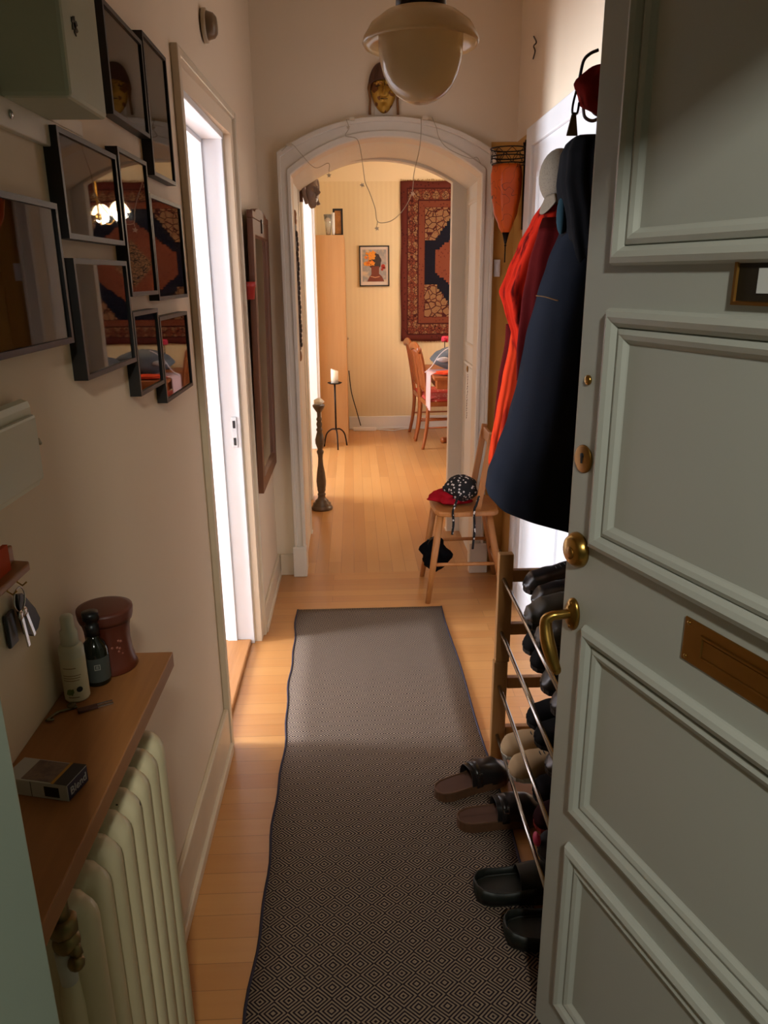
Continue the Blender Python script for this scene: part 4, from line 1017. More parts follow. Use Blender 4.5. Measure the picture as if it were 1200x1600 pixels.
def make_clog(name, label, sole_m, insole_m, upper_m, L=.27, W=.10, buckle=False):
    r = empty(name, (0, 0, 0), label, 'clog')
    MB().prism(outline(L, W), .026).build('sole', sole_m, r, bevel=.005, world=False)
    MB().prism(outline(L, W, .006), .0035, Tr(0, 0, .025)).build('insole', insole_m, r, bevel=.001, world=False)
    rim = MB(); op = [(x, y, .028) for x, y in outline(L, W, .004)]; 
    rim.tube([p for p in op if p[0] < L * .55 and p[1] > 0][::-1] + [p for p in op if p[0] < L * .55 and p[1] <= 0][::-1], .0035, 6); rim.build('footbed_rim', sole_m, r, world=False)
    u = MB(); upper(u, L, W, .020, lambda t: interp([(.42, .056), (.6, .058), (.8, .046), (.95, .026), (1.0, .006)], t), .42, 1.0, over=.002); u.build('upper', upper_m, r, solid=.003, world=False)
    s_ = MB(); hw = .78 * W / 2 + .004
    if buckle:
        s_.loft([[(x, hw * math.cos(a) * 1.03, .022 + .060 * abs(math.sin(a)) ** .8) for a in [PI * k / 16 for k in range(17)]] for x in (L * .47, L * .55)], False, False); st_ = s_.build('strap', upper_m, r, solid=.003, world=False)
        MB().ring(-.009, .009, -.007, .007, [(0, 0), (0, .003), (.003, .003), (.003, 0)], Tr(L * .51, -hw * .93, .062) @ R('X', -25)).build('buckle', M['steel'], st_, world=False)
    else:
        pts = [p for p in outline(L, W, -.002) if p[0] < L * .60]; k0 = len(pts) // 2
        lo = [p for p in pts if p[1] <= 0][::1]; hi = [p for p in pts if p[1] > 0]
        path = sorted(hi, key=lambda p: -p[0]) + sorted(lo, key=lambda p: p[0])
        hz = lambda x: interp([(0, .052), (.3, .044), (.6, .052)], x / L)
        s_.loft([[(x, y, .010) for x, y in path], [(x * 1.0 - .004, y * 1.03, hz(x) * .6) for x, y in path], [(x * 1.0 - .002, y * 1.0, hz(x)) for x, y in path]], False, False); s_.build('side_wall', upper_m, r, solid=.005, world=False)
    return r
def make_shoe(name, label, sole_m, up_m, L=.28, W=.10, high=.075, laces=True):
    r = empty(name, (0, 0, 0), label, 'shoe')
    MB().prism(outline(L, W), .018).build('sole', sole_m, r, bevel=.003, world=False)
    u = MB(); upper(u, L, W, .014, lambda t: interp([(0, high * .85), (.1, high), (.35, high * .9), (.5, high * .92), (.7, .050), (.9, .038), (1, .010)], t), 0, 1.0, .42); up_o = u.build('upper', up_m, r, solid=.003, world=False)
    if laces:
        l = MB()
        for k in range(4):
            x = L * (.50 + .045 * k); z = .014 + interp([(.5, high * .92), (.7, .050)], .5 + .045 * k) + .001
            l.tube([(x, -.018, z - .003), (x + .003, 0, z + .001), (x, .018, z - .003)], .0018, 6)
        l.build('laces', M['dark'], up_o, world=False)
    return r
cork = plain('cork_sole', (92, 60, 36), .7, var=.25, scale=60); brownfb = plain('brown_suede_footbed', (84, 54, 38), .8, var=.2, scale=12)
blk = plain('black_leather_upper', (30, 27, 27), .30, var=.2, scale=10, bump=.15, bscale=60)
rub = plain('black_rubber', (26, 29, 24), .5, var=.1); rub2 = plain('dark_sole', (22, 21, 20), .6)
# floor clogs; toe direction is local +x
a = make_clog('leather_clog', 'black and brown buckled leather clog, the farther one on the rug edge', cork, brownfb, blk, .265, .098, True)
pA = at(683, 1232, z=.01); a.location = (.225, 1.950, .009); a.rotation_euler = (0, 0, math.radians(24)); a['group'] = 'leather clogs beside the rack'
b2 = dup(a, (.275, 1.825, .009), math.radians(8), 'black and brown buckled leather clog, the nearer of the leather pair', 'leather clogs beside the rack')
g1 = make_clog('rubber_clog', 'black rubber garden clog lying on the rug, the farther of its pair', rub, rub, rub, .26, .10)
g1.location = (.288, 1.560, .009); g1.rotation_euler = (0, 0, math.radians(4)); g1['group'] = 'black rubber clogs'
dup(g1, (.340, 1.430, .009), math.radians(-3), 'black rubber garden clog half hidden by the front door, nearest the camera', 'black rubber clogs')
# shoes on the rack
G = 'shoes on the rack'
s1 = make_shoe('leather_shoe', 'black polished leather shoe at the far end of the top rack tier', rub2, blk, .275, .10, .07)
def place(o, y, lev, rz=180, x=.765): o.location = (x, y, LV[lev] + .0085 + .004); o.rotation_euler = (0, math.radians(3.5), math.radians(rz))
def placed(src, y, lev, label, rz=180, x=.765):
    return dup(src, (x, y, LV[lev] + .0125), math.radians(rz), label, G, 0, math.radians(3.5))
place(s1, 2.055, 0); s1['group'] = G
placed(s1, 1.945, 0, 'black polished leather shoe second from the far end of the top tier')
cs_ = make_clog('slip_on_sandal', 'black rubber sandal with pale label on the near part of the top tier', rub, rub, plain('dark_olive_rubber', (46, 46, 38), .45), .28, .105)
place(cs_, 1.83, 0, 180, .725); cs_['group'] = G
MB().box(-.012, .012, -.009, .009, 0, .001, Tr(.165, -.020, .0755) @ R('X', 18)).build('brand_patch', plain('grey_patch', (150, 148, 140), .5), cs_, world=False)
placed(cs_, 1.71, 0, 'black rubber sandal nearest the door on the top tier', 182, .725)
snk = make_shoe('sneaker', 'dark sneaker at the far end of the second tier', rub2, cloth('dark_mesh', (40, 40, 40), (26, 26, 28)), .275, .10, .085)
place(snk, 2.02, 1); snk['group'] = G
placed(snk, 1.91, 1, 'dark sneaker second from the far end of the second tier', 178)
placed(s1, 1.80, 1, 'black leather shoe in the middle of the second tier', 181)
placed(s1, 1.69, 1, 'black leather shoe nearest the door on the second tier', 181)
placed(snk, 1.93, 2, 'dark sneaker, farthest on the third tier', 181)
placed(snk, 1.82, 2, 'dark sneaker, middle of the third tier', 178)
placed(s1, 1.70, 2, 'black leather shoe nearest the door on the third tier', 180)
be = make_shoe('beige_shoe', 'beige and white canvas shoe at far end of the lowest tier', plain('white_sole', (225, 218, 200), .5), cloth('beige_canvas', (200, 174, 136), (160, 132, 98)), .27, .10, .06)
place(be, 2.04, 3, 180, .712); be['group'] = G
placed(be, 1.945, 3, 'beige and white canvas shoe second on the lowest tier', 183, .715)
bt = make_shoe('dark_ankle_boot', 'dark ankle boot in the middle of the lowest tier', rub2, cloth('dark_suede', (34, 30, 30), (22, 20, 22)), .27, .10, .11)
place(bt, 1.82, 3, 178); bt['group'] = G
rd = make_shoe('red_trimmed_shoe', 'dark shoe with red trim low on the rack near the door', plain('red_sole', (150, 40, 36), .5), cloth('dark_red_black', (60, 24, 26), (26, 20, 22)), .26, .095, .07)
place(rd, 1.71, 3, 180, .73); rd['group'] = G
pk = make_shoe('grey_pink_shoe', 'grey shoe with pink heel lowest beside the door edge', plain('grey_sole', (70, 68, 66), .6), cloth('grey_mesh', (74, 70, 70), (52, 50, 52)), .26, .095, .07)
place(pk, 1.60, 3, 180, .715); pk['group'] = G
MB().sphere((.262, 0, .05), .020, 12, 8, (.5, 1, .9)).build('pink_loop', plain('pink_fabric', (196, 54, 92), .6), pk, world=False)

# ------------------------------------------------------------------ clothes hanging on the right wall
rail = empty('coat_hook_rail', (XR, 2.3, 1.98), 'wooden coat hook rail on the right wall behind the clothes', 'coat rack')
MB().box(XR - .020, XR, 1.75, 2.515, 1.96, 2.04).build('board', M['rackwood'], rail, bevel=.003)
for yy in (1.85, 2.05, 2.25, 2.40, 2.48):
    MB().tube(smooth_path([(XR - .02, yy, 2.0), (XR - .05, yy, 1.985), (XR - .075, yy, 1.995), (XR - .082, yy, 2.02)], 5), .005, 8).build('hook', M['iron'], rail)

def garment(name, label, cat, mat, secs, folds=7, amp=.10, seed=0, n=96, parent=None, zn=60, hem=0.0):
    """hanging cloth: secs = list of (z, x_left, x_right, y_centre, y_half)"""
    rnd = random.Random(seed); ph = [rnd.uniform(0, 6.28) for _ in range(6)]
    secs = sorted(secs, key=lambda s_: -s_[0]); Zs = [s_[0] for s_ in secs]
    rings = []
    for j in range(zn + 1):
        z = lerp(Zs[0], Zs[-1], j / zn)
        for i in range(len(secs) - 1):
            if z <= secs[i][0] and z >= secs[i + 1][0] - 1e-9:
                k_ = (secs[i][0] - z) / (secs[i][0] - secs[i + 1][0]); k_ = k_ * k_ * (3 - 2 * k_) * .4 + k_ * .6
                s_ = [lerp(secs[i][q_], secs[i + 1][q_], k_) for q_ in range(5)]; break
        _, xl, xr, yc, yh = s_; ring = []; tt = j / zn
        for i in range(n):
            a = 2 * PI * i / n
            f_ = 1 + amp * (.25 + .75 * tt) * (math.sin(folds * a + ph[0] + 1.2 * tt) + .5 * math.sin((folds * 2 + 1) * a + ph[1] - 2 * tt)) / 1.5
            if math.cos(a) > .25: f_ = min(f_, 1.0)
            ring.append(((xl + xr) / 2 + (xr - xl) / 2 * math.copysign(abs(math.cos(a)) ** .85, math.cos(a)) * f_, yc + yh * math.sin(a) * f_, z + .006 * math.sin(3 * a + ph[2]) * tt - hem * math.cos(a) * tt ** 3))
        rings.append(ring)
    o = MB().loft(rings).build(name, mat, parent)
    if label: tag(o, label, cat)
    return o
navy = cloth('navy_denim', (25, 29, 37), (17, 19, 25), scale=4)
def lx(px, py, y): return at(px, py, y=y)
def sec(px, py, y, xr, yh, dx=0):
    p = at(px, py, y=y); return (p[2], p[0] + dx, xr, y - .05, yh)
coat = empty('navy_coat', (.65, 2.3, .75), 'long dark navy coat hanging nearest the front door, flared at hem', 'coat')
Yc = 2.36
cs2 = [sec(893, 335, Yc, .765, .05), sec(872, 360, Yc, .765, .12), sec(853, 410, Yc, .765, .15), sec(838, 460, Yc, .765, .17), sec(820, 530, Yc, .765, .19), sec(808, 600, Yc, .765, .20), sec(792, 665, Yc, .77, .21), sec(774, 720, Yc, .77, .22), sec(760, 762, Yc, .77, .23), sec(757, 790, Yc, .77, .235, .0)]
garment('coat_body', None, None, navy, cs2, 5, .028, 2, parent=coat, hem=.055)
MB().tube(smooth_path([at(838, 462, y=2.12), at(852, 464, y=2.06), at(872, 470, y=2.02)], 5), .0016, 6).build('yoke_stitching', plain('mustard_thread', (150, 110, 50), .7), coat)
bj = empty('black_jacket', (.68, 2.4, 1.3), 'black jacket with hood hanging above and behind the navy coat', 'jacket')
blackc = cloth('black_fabric', (22, 22, 24), (12, 12, 14))
Yj = 2.30
garment('jacket_body', None, None, blackc, [sec(893, 217, Yj, .75, .03), sec(880, 226, Yj, .765, .07), sec(872, 246, Yj, .765, .09), sec(868, 290, Yj, .765, .10), sec(876, 350, Yj, .765, .11), sec(884, 420, Yj, .765, .12), sec(894, 520, Yj, .765, .12)], 6, .20, 5, parent=bj)
blob('hood', (.70, 2.22, 2.03), .055, .09, .055, blackc, parent=bj, seed=4, amp=.2)
tb = MB(); tb.sphere(at(878, 335, y=2.28), .03, 12, 8, (.5, .8, 1.8))
tag(tb.build('teal_scarf', cloth('teal_cloth', (34, 54, 62), (24, 40, 46))), 'small piece of teal scarf peeking between black jacket and orange shawl', 'scarf')
cap = empty('peaked_hat', (.64, 2.55, 1.8), 'beige cap hanging on the wall left of the black jacket', 'cap')
cc_ = at(855, 278, y=2.55)
beige = dotted('beige_corduroy', (96, 84, 68), (78, 66, 52), 200, .3)
MB().sphere((cc_[0] + .03, 2.53, cc_[2] - .0), .078, 22, 14, (.75, 1.0, 1.05)).build('crown', beige, cap)
pk_ = MB()
def peakfn(u, v):
    a = lerp(-1.1, 1.1, u); r_ = lerp(.062, .105, v); return (cc_[0] + .03 - .3 * r_ * math.cos(a) - .02, 2.50 + r_ * math.sin(a), cc_[2] - .055 - .055 * v * math.cos(a))
pk_.grid(peakfn, 16, 6).build('peak', beige, cap, solid=.003)
orm = streaked('orange_red_velvet', (176, 34, 14), (78, 10, 8))
Ys = 2.62
sh1 = empty('orange_shawl', (.6, 2.6, 1.2), 'bright orange red shawl draped behind the navy coat', 'shawl')
garment('drape', None, None, orm, [sec(866, 286, Ys, .745, .02), sec(850, 310, Ys, .75, .05), sec(828, 345, Ys, .75, .07), sec(808, 385, Ys, .75, .085), sec(792, 425, Ys, .745, .09), sec(780, 455, Ys, .73, .085), sec(787, 482, Ys, .70, .07), sec(797, 520, Ys, .68, .045), sec(806, 560, Ys, .66, .02)], 6, .14, 9, parent=sh1)
mar = cloth('maroon_velvet', (96, 16, 14), (50, 8, 10), .8, scale=7)
garment('maroon_lining', None, None, mar, [sec(846, 330, 2.66, .765, .03), sec(836, 360, 2.46, .765, .04), sec(822, 410, 2.46, .765, .05), sec(812, 470, 2.46, .765, .05), sec(806, 540, 2.46, .765, .04), sec(806, 590, 2.46, .765, .02)], 5, .12, 11, parent=sh1)
sc2 = empty('orange_scarf', (.6, 2.72, .95), 'long narrow orange scarf hanging lowest, beside the hall chair back', 'scarf')
Yt = 2.74
garment('scarf_body', None, None, streaked('orange_velvet', (196, 56, 24), (126, 26, 14)), [sec(796, 500, Yt, .66, .02), sec(791, 540, Yt, .62, .035), sec(781, 590, Yt, .60, .04), sec(772, 640, Yt, .58, .045), sec(763, 685, Yt, .57, .04), sec(760, 712, Yt, .555, .03), sec(760, 722, Yt, .53, .015)], 5, .13, 13, parent=sc2)
garment('scarf_edge', None, None, mar, [sec(787, 505, 2.82, .72, .02), sec(786, 530, 2.82, .72, .03), sec(776, 590, 2.82, .70, .03), sec(770, 650, 2.82, .66, .03), sec(762, 720, 2.82, .64, .03), sec(762, 760, 2.82, .62, .02)], 4, .1, 14, parent=sc2)
bm = empty('brown_bag', (.6, 2.62, .7), 'reddish brown leather bag showing below the coat hem', 'bag')
c = at(790, 765, y=2.58)
blob('body', (c[0] + .03, 2.58, c[2] + .05), .080, .07, .085, plain('red_brown_leather', (84, 36, 26), .45), parent=bm, seed=6, amp=.05)
MB().tube(smooth_path([(c[0] + .03, 2.62, c[2] + .12), (c[0] + .06, 2.62, c[2] + .5), (.70, 2.6, 1.7)], 6), .006, 8).build('strap', plain('red_brown_strap', (76, 34, 24), .5), bm)
rb = empty('red_bag', (.68, 2.1, 2.05), 'dark red cloth bag with straps hanging high beside the door edge', 'bag')
YR = 2.13
c = at(916, 140, y=YR)
blob('body', (c[0] + .045, YR, c[2]), .070, .06, .055, cloth('dark_red_cloth', (120, 26, 18), (70, 14, 12)), parent=rb, seed=2, amp=.22)
MB().tube(smooth_path([at(906, 120, y=YR), at(912, 95, y=YR), at(922, 84, y=YR), at(935, 78, y=YR)], 6), .004, 8).build('strap', M['dark'], rb)
MB().tube(smooth_path([at(908, 118, y=YR), at(901, 140, y=YR), at(895, 165, y=YR), at(895, 178, y=YR), at(902, 176, y=YR), at(905, 160, y=YR)], 6), .003, 8).build('strap', M['dark'], rb)
MB().prism([(0, 0), (.030, 0), (.022, .055), (.012, .055)], .006, Matrix.Translation(at(885, 212, y=YR)) @ Matrix(((1, 0, 0, 0), (0, 0, 1, 0), (0, 1, 0, 0), (0, 0, 0, 1)))).build('clasp', plain('olive_buckle', (70, 62, 30), .4), rb, bevel=.002)

# ------------------------------------------------------------------ dining room
# candlesticks
c1 = empty('turned_candlestick', (-.24, 5.04, 0), 'tall turned dark wooden candlestick on the floor inside the arch', 'candlestick')
prof = [(.001, 0), (.072, 0), (.074, .012), (.068, .022), (.060, .034), (.062, .042), (.045, .052), (.047, .060), (.030, .075), (.024, .095), (.028, .10), (.028, .11), (.022, .118), (.027, .13), (.029, .14), (.028, .15), (.031, .165), (.0335, .20), (.028, .26), (.019, .31), (.016, .36), (.018, .385), (.024, .40), (.024, .412), (.016, .422), (.022, .44), (.031, .465), (.032, .49), (.024, .52), (.017, .545), (.022, .555), (.022, .563), (.015, .572), (.019, .585), (.020, .60), (.014, .615), (.019, .625), (.019, .632), (.013, .645), (.014, .675), (.025, .690), (.038, .71), (.042, .722), (.040, .726), (.030, .72), (.001, .718)]
MB().lathe(prof, 36, (-.24, 5.04, 0)).build('turned_stem', plain('pewter_toned_wood', (104, 88, 74), .3, .35, .35, 25, .2), c1)
blob('melted_candle', (-.24, 5.04, .746), .034, .034, .024, plain('white_wax', (250, 246, 238), .5, var=.03), parent=c1, seed=5, amp=.15)
c2_ = empty('iron_candle_stand', (-.178, 7.02, 0), 'thin black iron floor candle stand holding one white candle', 'candle stand')
X2, Y2 = -.178, 6.98
MB().tube([(X2, Y2, .17), (X2, Y2, .60)], .0085, 10).build('stem', M['iron'], c2_)
for k_ in range(3):
    a = math.radians(-90 + 120 * k_ + 8); 
    MB().tube(smooth_path([(X2, Y2, .18), (X2 + .05 * math.cos(a), Y2 + .05 * math.sin(a), .172), (X2 + .10 * math.cos(a), Y2 + .10 * math.sin(a), .12), (X2 + .125 * math.cos(a), Y2 + .125 * math.sin(a), .006)], 6), .007, 8).build('foot', M['iron'], c2_)
MB().lathe([(.001, .598), (.05, .600), (.068, .610), (.066, .613), (.05, .605), (.001, .604)], 32, (X2, Y2, 0)).build('pan', M['iron'], c2_)
cdl = MB(); n_ = 24
cdl.loft([[(X2 + .034 * math.cos(2 * PI * i / n_), Y2 + .034 * math.sin(2 * PI * i / n_), z if z < .7 else .725 - .012 * math.cos(2 * PI * i / n_)*-1 * -1) for i in range(n_)] for z in (.606, .72)])
tag(cdl.build('pillar_candle', plain('ivory_wax', (246, 236, 216), .5, var=.02)), 'white pillar candle on the thin iron stand', 'candle')
# tall birch cabinet
cb = empty('birch_bookcase', (-.20, 7.5, 0), 'tall birch veneer bookcase seen from its side against the dining wall', 'bookcase')
MB().box(-.333, -.066, 7.20, 7.225, 0, 1.895).build('side_panel', M['birch'], cb, bevel=.001)
MB().box(-.333, -.30, 7.225, 7.85, 0, 1.895).box(-.333, -.066, 7.225, 7.85, 1.87, 1.895).box(-.333, -.066, 7.225, 7.85, .0, .06).build('carcass', M['birch'], cb)
MB().box(-.333, -.066, 7.83, 7.855, 0, 1.895).build('side_panel', M['birch'], cb, bevel=.001)
MB().box(-.082, -.062, 7.226, 7.53, .06, 1.868).build('door', M['birch'], cb, bevel=.001)
MB().box(-.082, -.062, 7.533, 7.829, .06, 1.868).build('door', M['birch'], cb, bevel=.001)
vs1 = empty('glass_vase', (-.19, 7.28, 1.896), 'tapered clear glass vase on top of the birch bookcase', 'vase')
gl = N('clear_glass'); gl.set(Base_Color=(.95, .97, .97), Roughness=.05); gl.b.inputs['Transmission Weight'].default_value = .85
MB().lathe([(.001, 0), (.020, 0), (.030, .10), (.040, .175), (.037, .175), (.027, .10), (.015, .01), (.001, .01)], 28, (-.205, 7.27, 1.896)).build('vessel', gl.m, vs1)
tag(MB().lathe([(.001, 0), (.010, 0), (.0145, .03), (.016, .19), (.001, .19)], 20, (-.160, 7.27, 1.896)).build('white_candle_glass', plain('white_glass', (246, 246, 246), .3)), 'slim white candle tumbler on top of the bookcase', 'candle')
pf = empty('small_dark_frame', (-.13, 7.36, 1.896), 'narrow dark frame leaning on top of the birch bookcase', 'frame')
PT = Tr(-.165, 7.42, 1.8955) @ R('X', 4)
MB().ring(0, .092, 0, .235, [(0, 0), (0, .014), (.016, .014), (.018, .006)], PT).build('frame', M['black'], pf)
MB().box(.012, .08, -.006, -.001, .012, .223, PT).build('picture', print_mat('ochre_print', [(150, 100, 50), (190, 130, 70), (120, 80, 44)], 12, 4), pf)
# wall picture: rear view of a head with flowers
wp = empty('flower_head_picture', (.22, YD, 1.44), 'framed picture of dark head with orange flowers on the dining wall', 'picture')
WT = Tr(.0745, YD, 1.442)
MB().ring(0, .297, 0, .384, [(0, 0), (0, .022), (.010, .022), (.012, .012)], WT).build('frame', M['dark'], wp)
MB().box(.008, .289, -.010, -.001, .008, .376, WT).build('mount', plain('white_mount', (222, 206, 196), .6, var=.02), wp)
wp = [k for k in kids(wp) if k.name.startswith('mount')][0]
MB().box(.030, .267, -.0115, -.010, .045, .348, WT).build('background', print_mat('pale_print', [(196, 178, 166), (150, 150, 152), (214, 190, 160)], 14, 6), wp)
def flat(pts, y, T): return MB().prism(pts, .0008, T @ Matrix(((1, 0, 0, 0), (0, 0, 1, y), (0, 1, 0, 0), (0, 0, 0, 1))))
rnd = random.Random(4)
hd = [(.155 + .062 * math.cos(a) * (1 + .06 * math.sin(7 * a)), .235 + .080 * math.sin(a) * (1 + .05 * math.sin(9 * a))) for a in [2 * PI * i / 40 for i in range(40)]]
flat(hd, -.0125, WT).build('hair', plain('dark_hair_paint', (58, 44, 42), .6, var=.4, scale=60), wp)
flat([(.118, .19), (.198, .19), (.194, .12), (.225, .092), (.246, .046), (.076, .046), (.096, .085), (.120, .115)], -.0132, WT).build('neck', plain('brown_skin_paint', (120, 56, 36), .6), wp)
flat([(.112, .098), (.155, .088), (.20, .096), (.20, .090), (.155, .081), (.110, .092)], -.0142, WT).build('necklace', plain('pale_paint', (220, 160, 120), .6), wp)
fm = MB()
for k_ in range(16):
    cxp, czp = .045 + rnd.uniform(0, .10), .255 + rnd.uniform(-.05, .08); r_ = rnd.uniform(.012, .026)
    fm.prism([(min(.266, max(.031, cxp + r_ * (1 + .3 * math.sin(5 * a)) * math.cos(a))), min(.347, czp + r_ * (1 + .3 * math.sin(5 * a)) * math.sin(a))) for a in [2 * PI * i / 16 for i in range(16)]], .0004 + .0002 * k_, WT @ Matrix(((1, 0, 0, 0), (0, 0, -1, -.0135), (0, 1, 0, 0), (0, 0, 0, 1))))
fm.build('flowers', print_mat('orange_petals', [(230, 120, 30), (238, 160, 50), (200, 70, 24)], 30, 1), wp)
fm = MB()
for cxp, czp, r_ in ((.235, .19, .020), (.225, .16, .012), (.245, .175, .012)):
    fm.prism([(cxp + r_ * math.cos(a), czp + r_ * math.sin(a)) for a in [2 * PI * i / 14 for i in range(14)]], .001, WT @ Matrix(((1, 0, 0, 0), (0, 0, -1, -.0128), (0, 1, 0, 0), (0, 0, 0, 1))))
fm.build('red_blooms', plain('red_paint', (168, 44, 30), .6), wp)

# oriental wall rug
RW, RH = 1.52, 1.505
wr = empty('wall_rug', (.485 + RW / 2, YD - .012, .904), 'large red and navy oriental rug hanging on the dining wall', 'wall rug')
v_ = []; f_ = []; nx, nz = 40, 40
def wrp(u, v, y): return (-RW / 2 + u * RW + .004 * math.sin(v * 12), y - .004 * math.sin(u * 17 + v * 5), v * RH + .004 * math.sin(u * 23))
for y in (-.008, .004):
    for j in range(nz + 1):
        for i in range(nx + 1): v_.append(wrp(i / nx, j / nz, y))
K = (nx + 1) * (nz + 1); I = lambda k, i, j: k * K + j * (nx + 1) + i
for j in range(nz):
    for i in range(nx): f_ += [(I(0, i, j), I(0, i + 1, j), I(0, i + 1, j + 1), I(0, i, j + 1)), (I(1, i, j), I(1, i, j + 1), I(1, i + 1, j + 1), I(1, i + 1, j))]
    f_ += [(I(0, 0, j), I(0, 0, j + 1), I(1, 0, j + 1), I(1, 0, j)), (I(0, nx, j), I(1, nx, j), I(1, nx, j + 1), I(0, nx, j + 1))]
for i in range(nx): f_ += [(I(0, i, 0), I(1, i, 0), I(1, i + 1, 0), I(0, i + 1, 0)), (I(0, i, nz), I(0, i + 1, nz), I(1, i + 1, nz), I(1, i, nz))]
MB().add(v_, f_, True).build('pile', oriental(RW, RH), wr, world=False)
fg = MB()
for side, zb in ((1, RH), (-1, 0)):
    for k_ in range(110):
        x = -RW / 2 + RW * (k_ + .5) / 110; l = random.uniform(.012, .030); fg.bar((x, -.002, zb - .002 * side), (x + random.uniform(-.006, .006), -.004, zb + side * l * (.7 if side > 0 else .5)), .006, .002)
fg.build('fringe', cloth('wool_fringe', (176, 148, 104), (150, 120, 80)), wr, world=False)

# dining table
dt_ = empty('dining_table', (1.3, 6.85, 0), 'dark wooden dining table with carved feet, cluttered with clothes', 'table')
TX0, TX1, TY0, TY1 = .665, 2.1, 6.30, 7.25
MB().box(TX0, TX1, TY0, TY1, .705, .735).build('tabletop', M['dinewood'], dt_, bevel=.006)
MB().box(TX0 + .03, TX1 - .05, TY0 + .05, TY1 - .05, .625, .705).build('apron', M['dinewood'], dt_, bevel=.004)
for xx in (1.0, 1.8):
    MB().lathe([(.05, .09), (.06, .14), (.045, .2), (.065, .3), (.07, .4), (.045, .5), (.055, .6), (.06, .63)], 20, (xx, 6.78, 0)).build('pedestal', M['dinewood'], dt_)
    for s, yf in ((-1, 6.43), (1, 7.13)):
        MB().tube(smooth_path([(xx - .0, 6.78, .13), (xx - .04, (6.78 + yf) / 2, .12), (xx - .10, yf, .035), (xx - .17, yf - s * .02, .028)], 6), [.035] * 10 + [.03] * 9, 10).build('foot', M['dinewood'], dt_)
# chairs at the end of the table, facing +x
def dining_chair(label):
    r = empty('dining_chair', (0, 0, 0), label, 'chair', 'dining chairs at the table end')
    wd = M['dinewood']
    MB().prism([(.0, -.19), (.40, -.22), (.42, -.20), (.42, .20), (.40, .22), (.0, .19)], .045, Tr(0, 0, .395)).build('seat_frame', wd, r, bevel=.006, world=False)
    seat = MB(); seat.loft([[(.21 + (.20 * k_) * math.copysign(abs(math.cos(a)) ** .4, math.cos(a)), (.195 * k_) * math.copysign(abs(math.sin(a)) ** .4, math.sin(a)), z) for a in [2 * PI * i / 40 for i in range(40)]] for k_, z in ((1, .44), (1.0, .452), (.93, .462), (.6, .470), (.02, .472))])
    seat.build('seat_cushion', dotted('pink_patterned_fabric', (196, 72, 62), (226, 178, 150), 30, .26), r, world=False)
    for s in (-1, 1):
        pth = smooth_path([(-.035, s * .185, 0), (-.005, s * .180, .15), (.012, s * .175, .32), (.010, s * .175, .45), (-.012, s * .178, .62), (-.042, s * .182, .80), (-.070, s * .185, .92)], 6)
        MB().tube(pth, [.015 + .004 * math.sin(PI * i / (len(pth) - 1)) for i in range(len(pth))], 8).build('rear_leg', wd, r, world=False)
        MB().tube(smooth_path([(.385, s * .195, 0), (.395, s * .195, .15), (.39, s * .195, .40)], 5), [.012, .013, .014, .015, .016, .017, .018, .019, .02, .02, .02], 8).build('front_leg', wd, r, world=False)
    top = MB(); top.loft([[(-.078 + .02 * math.cos(a), y, .905 + .030 * (1 - (y / .2) ** 2) + .032 * math.sin(a)) for a in [2 * PI * i / 12 for i in range(12)]] for y in [-.2 + .4 * k_ / 14 for k_ in range(15)]]); top.build('top_rail', wd, r, world=False)
    bk = MB()
    bk.loft([[(lerp(-.002, -.118, v_) + .006 * math.cos(a), y, lerp(.52, .90, v_)) for v_ in (0, 1) for a in (0,)] for y in (-.07, .07)], False, False, False)
    bk = MB()
    for y in (-.10, -.05, 0, .05, .10): bk.tube(smooth_path([(.0, y * .8, .53), (-.028, y, .72), (-.068, y * 1.1, .90)], 5), .008, 8)
    bk.tube([(.004, -.175, .53), (.004, .175, .53)], .011, 8); bk.build('back_splat', wd, r, world=False)
    MB().tube([(.004, -.18, .20), (.39, -.195, .20)], .008, 8).tube([(.004, .18, .20), (.39, .195, .20)], .008, 8).build('stretcher', wd, r, world=False)
    return r
dc = dining_chair('carved wooden dining chair with pink seat, the nearer of the two')
dc.location = (.640, 7.04, 0); dc.rotation_euler = (0, 0, math.radians(6))
dup(dc, (.610, 7.50, 0), math.radians(4), 'carved wooden dining chair half hidden behind the nearer one', 'dining chairs at the table end')
# things on the table
ck = MB()
def ckfn(u, v):
    # runs over the end of the table and hangs down
    s_ = v * .62; y = lerp(6.50, 6.80, u) + .01 * math.sin(v * 9)
    if s_ < .30: return (TX0 + .30 - s_, y, .7385 + .003 * math.sin(u * 14))
    return (TX0 - .008 - .012 * abs(math.sin(u * 9)), y, .7385 - (s_ - .30))
tag(ck.grid(ckfn, 26, 30).build('tablecloth', cloth('pale_pink_cloth', (232, 196, 196), (206, 160, 160), .8), solid=.004), 'pale pink cloth hanging over the end of the dining table', 'cloth')
blob('orange_cloth', (.84, 6.42, .757), .15, .075, .020, cloth('orange_cloth_fabric', (236, 88, 50), (206, 60, 36)), 'crumpled orange cloth on the near table edge', 'cloth', seed=21, amp=.25, flat=.1)
jk = empty('grey_jacket', (.95, 6.75, .75), 'grey jacket with white lining heaped on the dining table', 'jacket')
blob('jacket_body', (.93, 6.72, .845), .24, .15, .105, cloth('grey_jacket_fabric', (112, 116, 122), (74, 76, 82)), parent=jk, seed=31, amp=.18, flat=.05)
MB().tube(smooth_path([at(664, 582, y=6.58), at(675, 572, y=6.56), at(684, 558, y=6.56), at(694, 548, y=6.56), at(705, 542, y=6.56)], 6), .004, 8).build('white_piping', plain('white_piping_cloth', (216, 206, 214), .8), jk)
blob('lining_fold', at(693, 562, y=6.60), .055, .02, .022, cloth('white_lining', (206, 200, 206), (150, 150, 160)), parent=jk, seed=32, amp=.2)
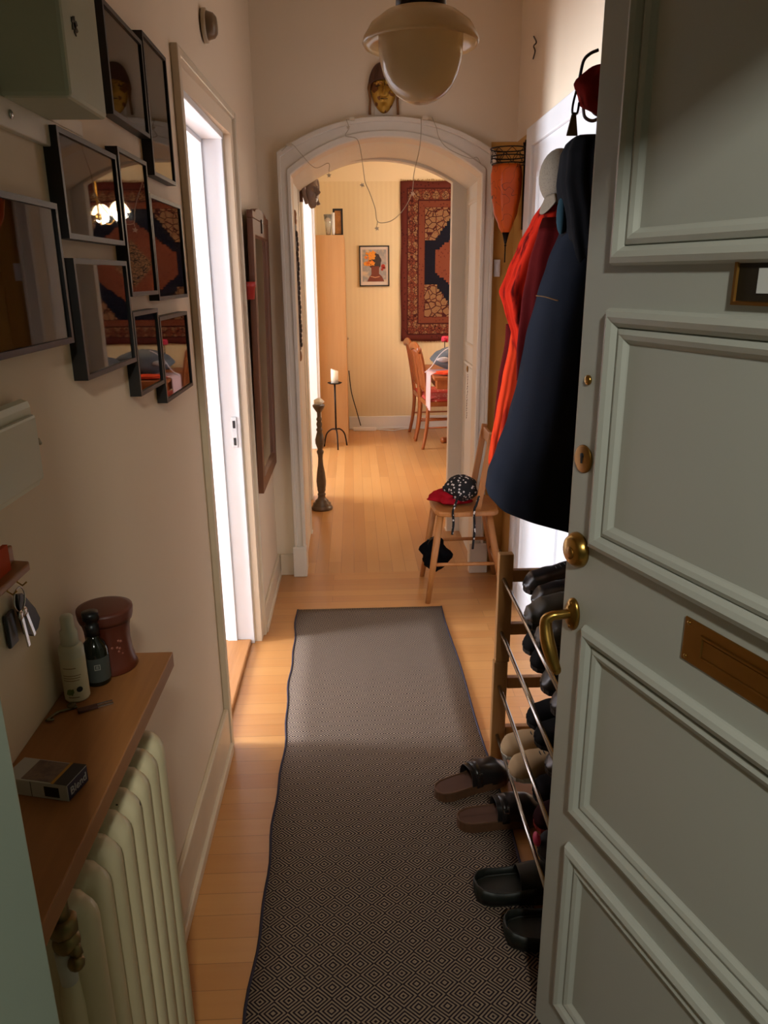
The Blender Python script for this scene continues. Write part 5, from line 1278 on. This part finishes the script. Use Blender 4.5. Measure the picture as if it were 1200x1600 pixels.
blob('dark_shirt', (1.25, 6.62, .82), .17, .14, .08, cloth('dark_print_cloth', (56, 58, 66), (120, 120, 126)), 'dark printed shirt in the clothes heap on the dining table', 'clothes', seed=33, amp=.2, flat=.05)
fv = empty('pink_flower_pick', (.93, 7.1, .74), 'single pink red flower on a thin stem above the table', 'flower')
c = at(695, 530, y=7.12)
MB().tube([(c[0], 7.12, .736), (c[0], 7.12, c[2])], .004, 8).build('stem', M['iron'], fv)
fb = MB(); rnd = random.Random(2)
for k_ in range(14):
    a = rnd.uniform(0, 2 * PI); e = rnd.uniform(-1, 1); fb.sphere((c[0] + .020 * math.cos(a), 7.12 + .020 * math.sin(a), c[2] + .016 * e), .015, 8, 6)
fb.build('bloom', plain('pink_red_petals', (206, 48, 74), .7), fv)
MB().lathe([(.001, 0), (.03, 0), (.03, .006), (.006, .012), (.004, .02)], 20, (c[0], 7.12, .736)).build('base', M['iron'], fv)
# chandelier over the table, mirrored in the picture glass
ch = empty('brass_chandelier', (1.17, 6.68, 1.95), 'brass chandelier with white glass shades above the dining table', 'chandelier')
CH = (1.17, 6.68)
MB().tube([(CH[0], CH[1], ZC), (CH[0], CH[1], 2.02)], .008, 10).sphere((CH[0], CH[1], 2.02), .03, 14, 10).build('stem', M['brass'], ch)
shade_m = emit('lit_opal_shade', (255, 214, 160), 7.0)
for k_ in range(3):
    a = math.radians(200 + 120 * k_); ex, ey = CH[0] + .20 * math.cos(a), CH[1] + .20 * math.sin(a)
    MB().tube(smooth_path([(CH[0], CH[1], 2.02), ((CH[0] + ex) / 2, (CH[1] + ey) / 2, 1.96), (ex, ey, 2.06), (ex, ey, 2.10)], 6), .006, 8).build('arm', M['brass'], ch)
    MB().lathe([(.022, 2.13), (.05, 2.11), (.075, 2.07), (.08, 2.05)], 24, (ex, ey, 0), caps=False).build('shade', shade_m, ch, solid=.003)
    l = bpy.data.lights.new('chandelier_bulb', 'POINT'); l.energy = 3.4; l.color = (1.0, .90, .74); l.shadow_soft_size = .05
    lo = bpy.data.objects.new('chandelier_bulb', l); col.objects.link(lo); lo.location = (ex, ey, 2.03)
# power strip and cables on floor
ps = empty('power_strip', (.05, 7.78, 0), 'white power strip with cable lying along the dining skirting board', 'power strip')
MB().box(-.02, .22, 7.76, 7.80, .0, .035, Tr(0, 0, 0)).build('housing', M['trimw'], ps, bevel=.006)
MB().tube(smooth_path([(.22, 7.78, .012), (.33, 7.77, .006), (.40, 7.74, .006), (.50, 7.80, .006), (.62, 7.83, .006), (.9, 7.83, .006)], 6), .006, 8).build('cable', M['trimw'], ps)
tag(MB().tube(smooth_path([(-.052, 7.80, .62), (-.03, 7.83, .40), (.02, 7.83, .20), (.06, 7.80, .05)], 8), .005, 8).build('black_cable', M['dark']), 'black cable running down beside the birch bookcase', 'cable')
ht = MB(); c = at(543, 529, y=YD - .003); ht.sphere(c, .012, 10, 8)
tag(ht.build('metal_stud', M['steel']), 'tiny metal knob on the yellow dining wall beside the bookcase', 'knob')
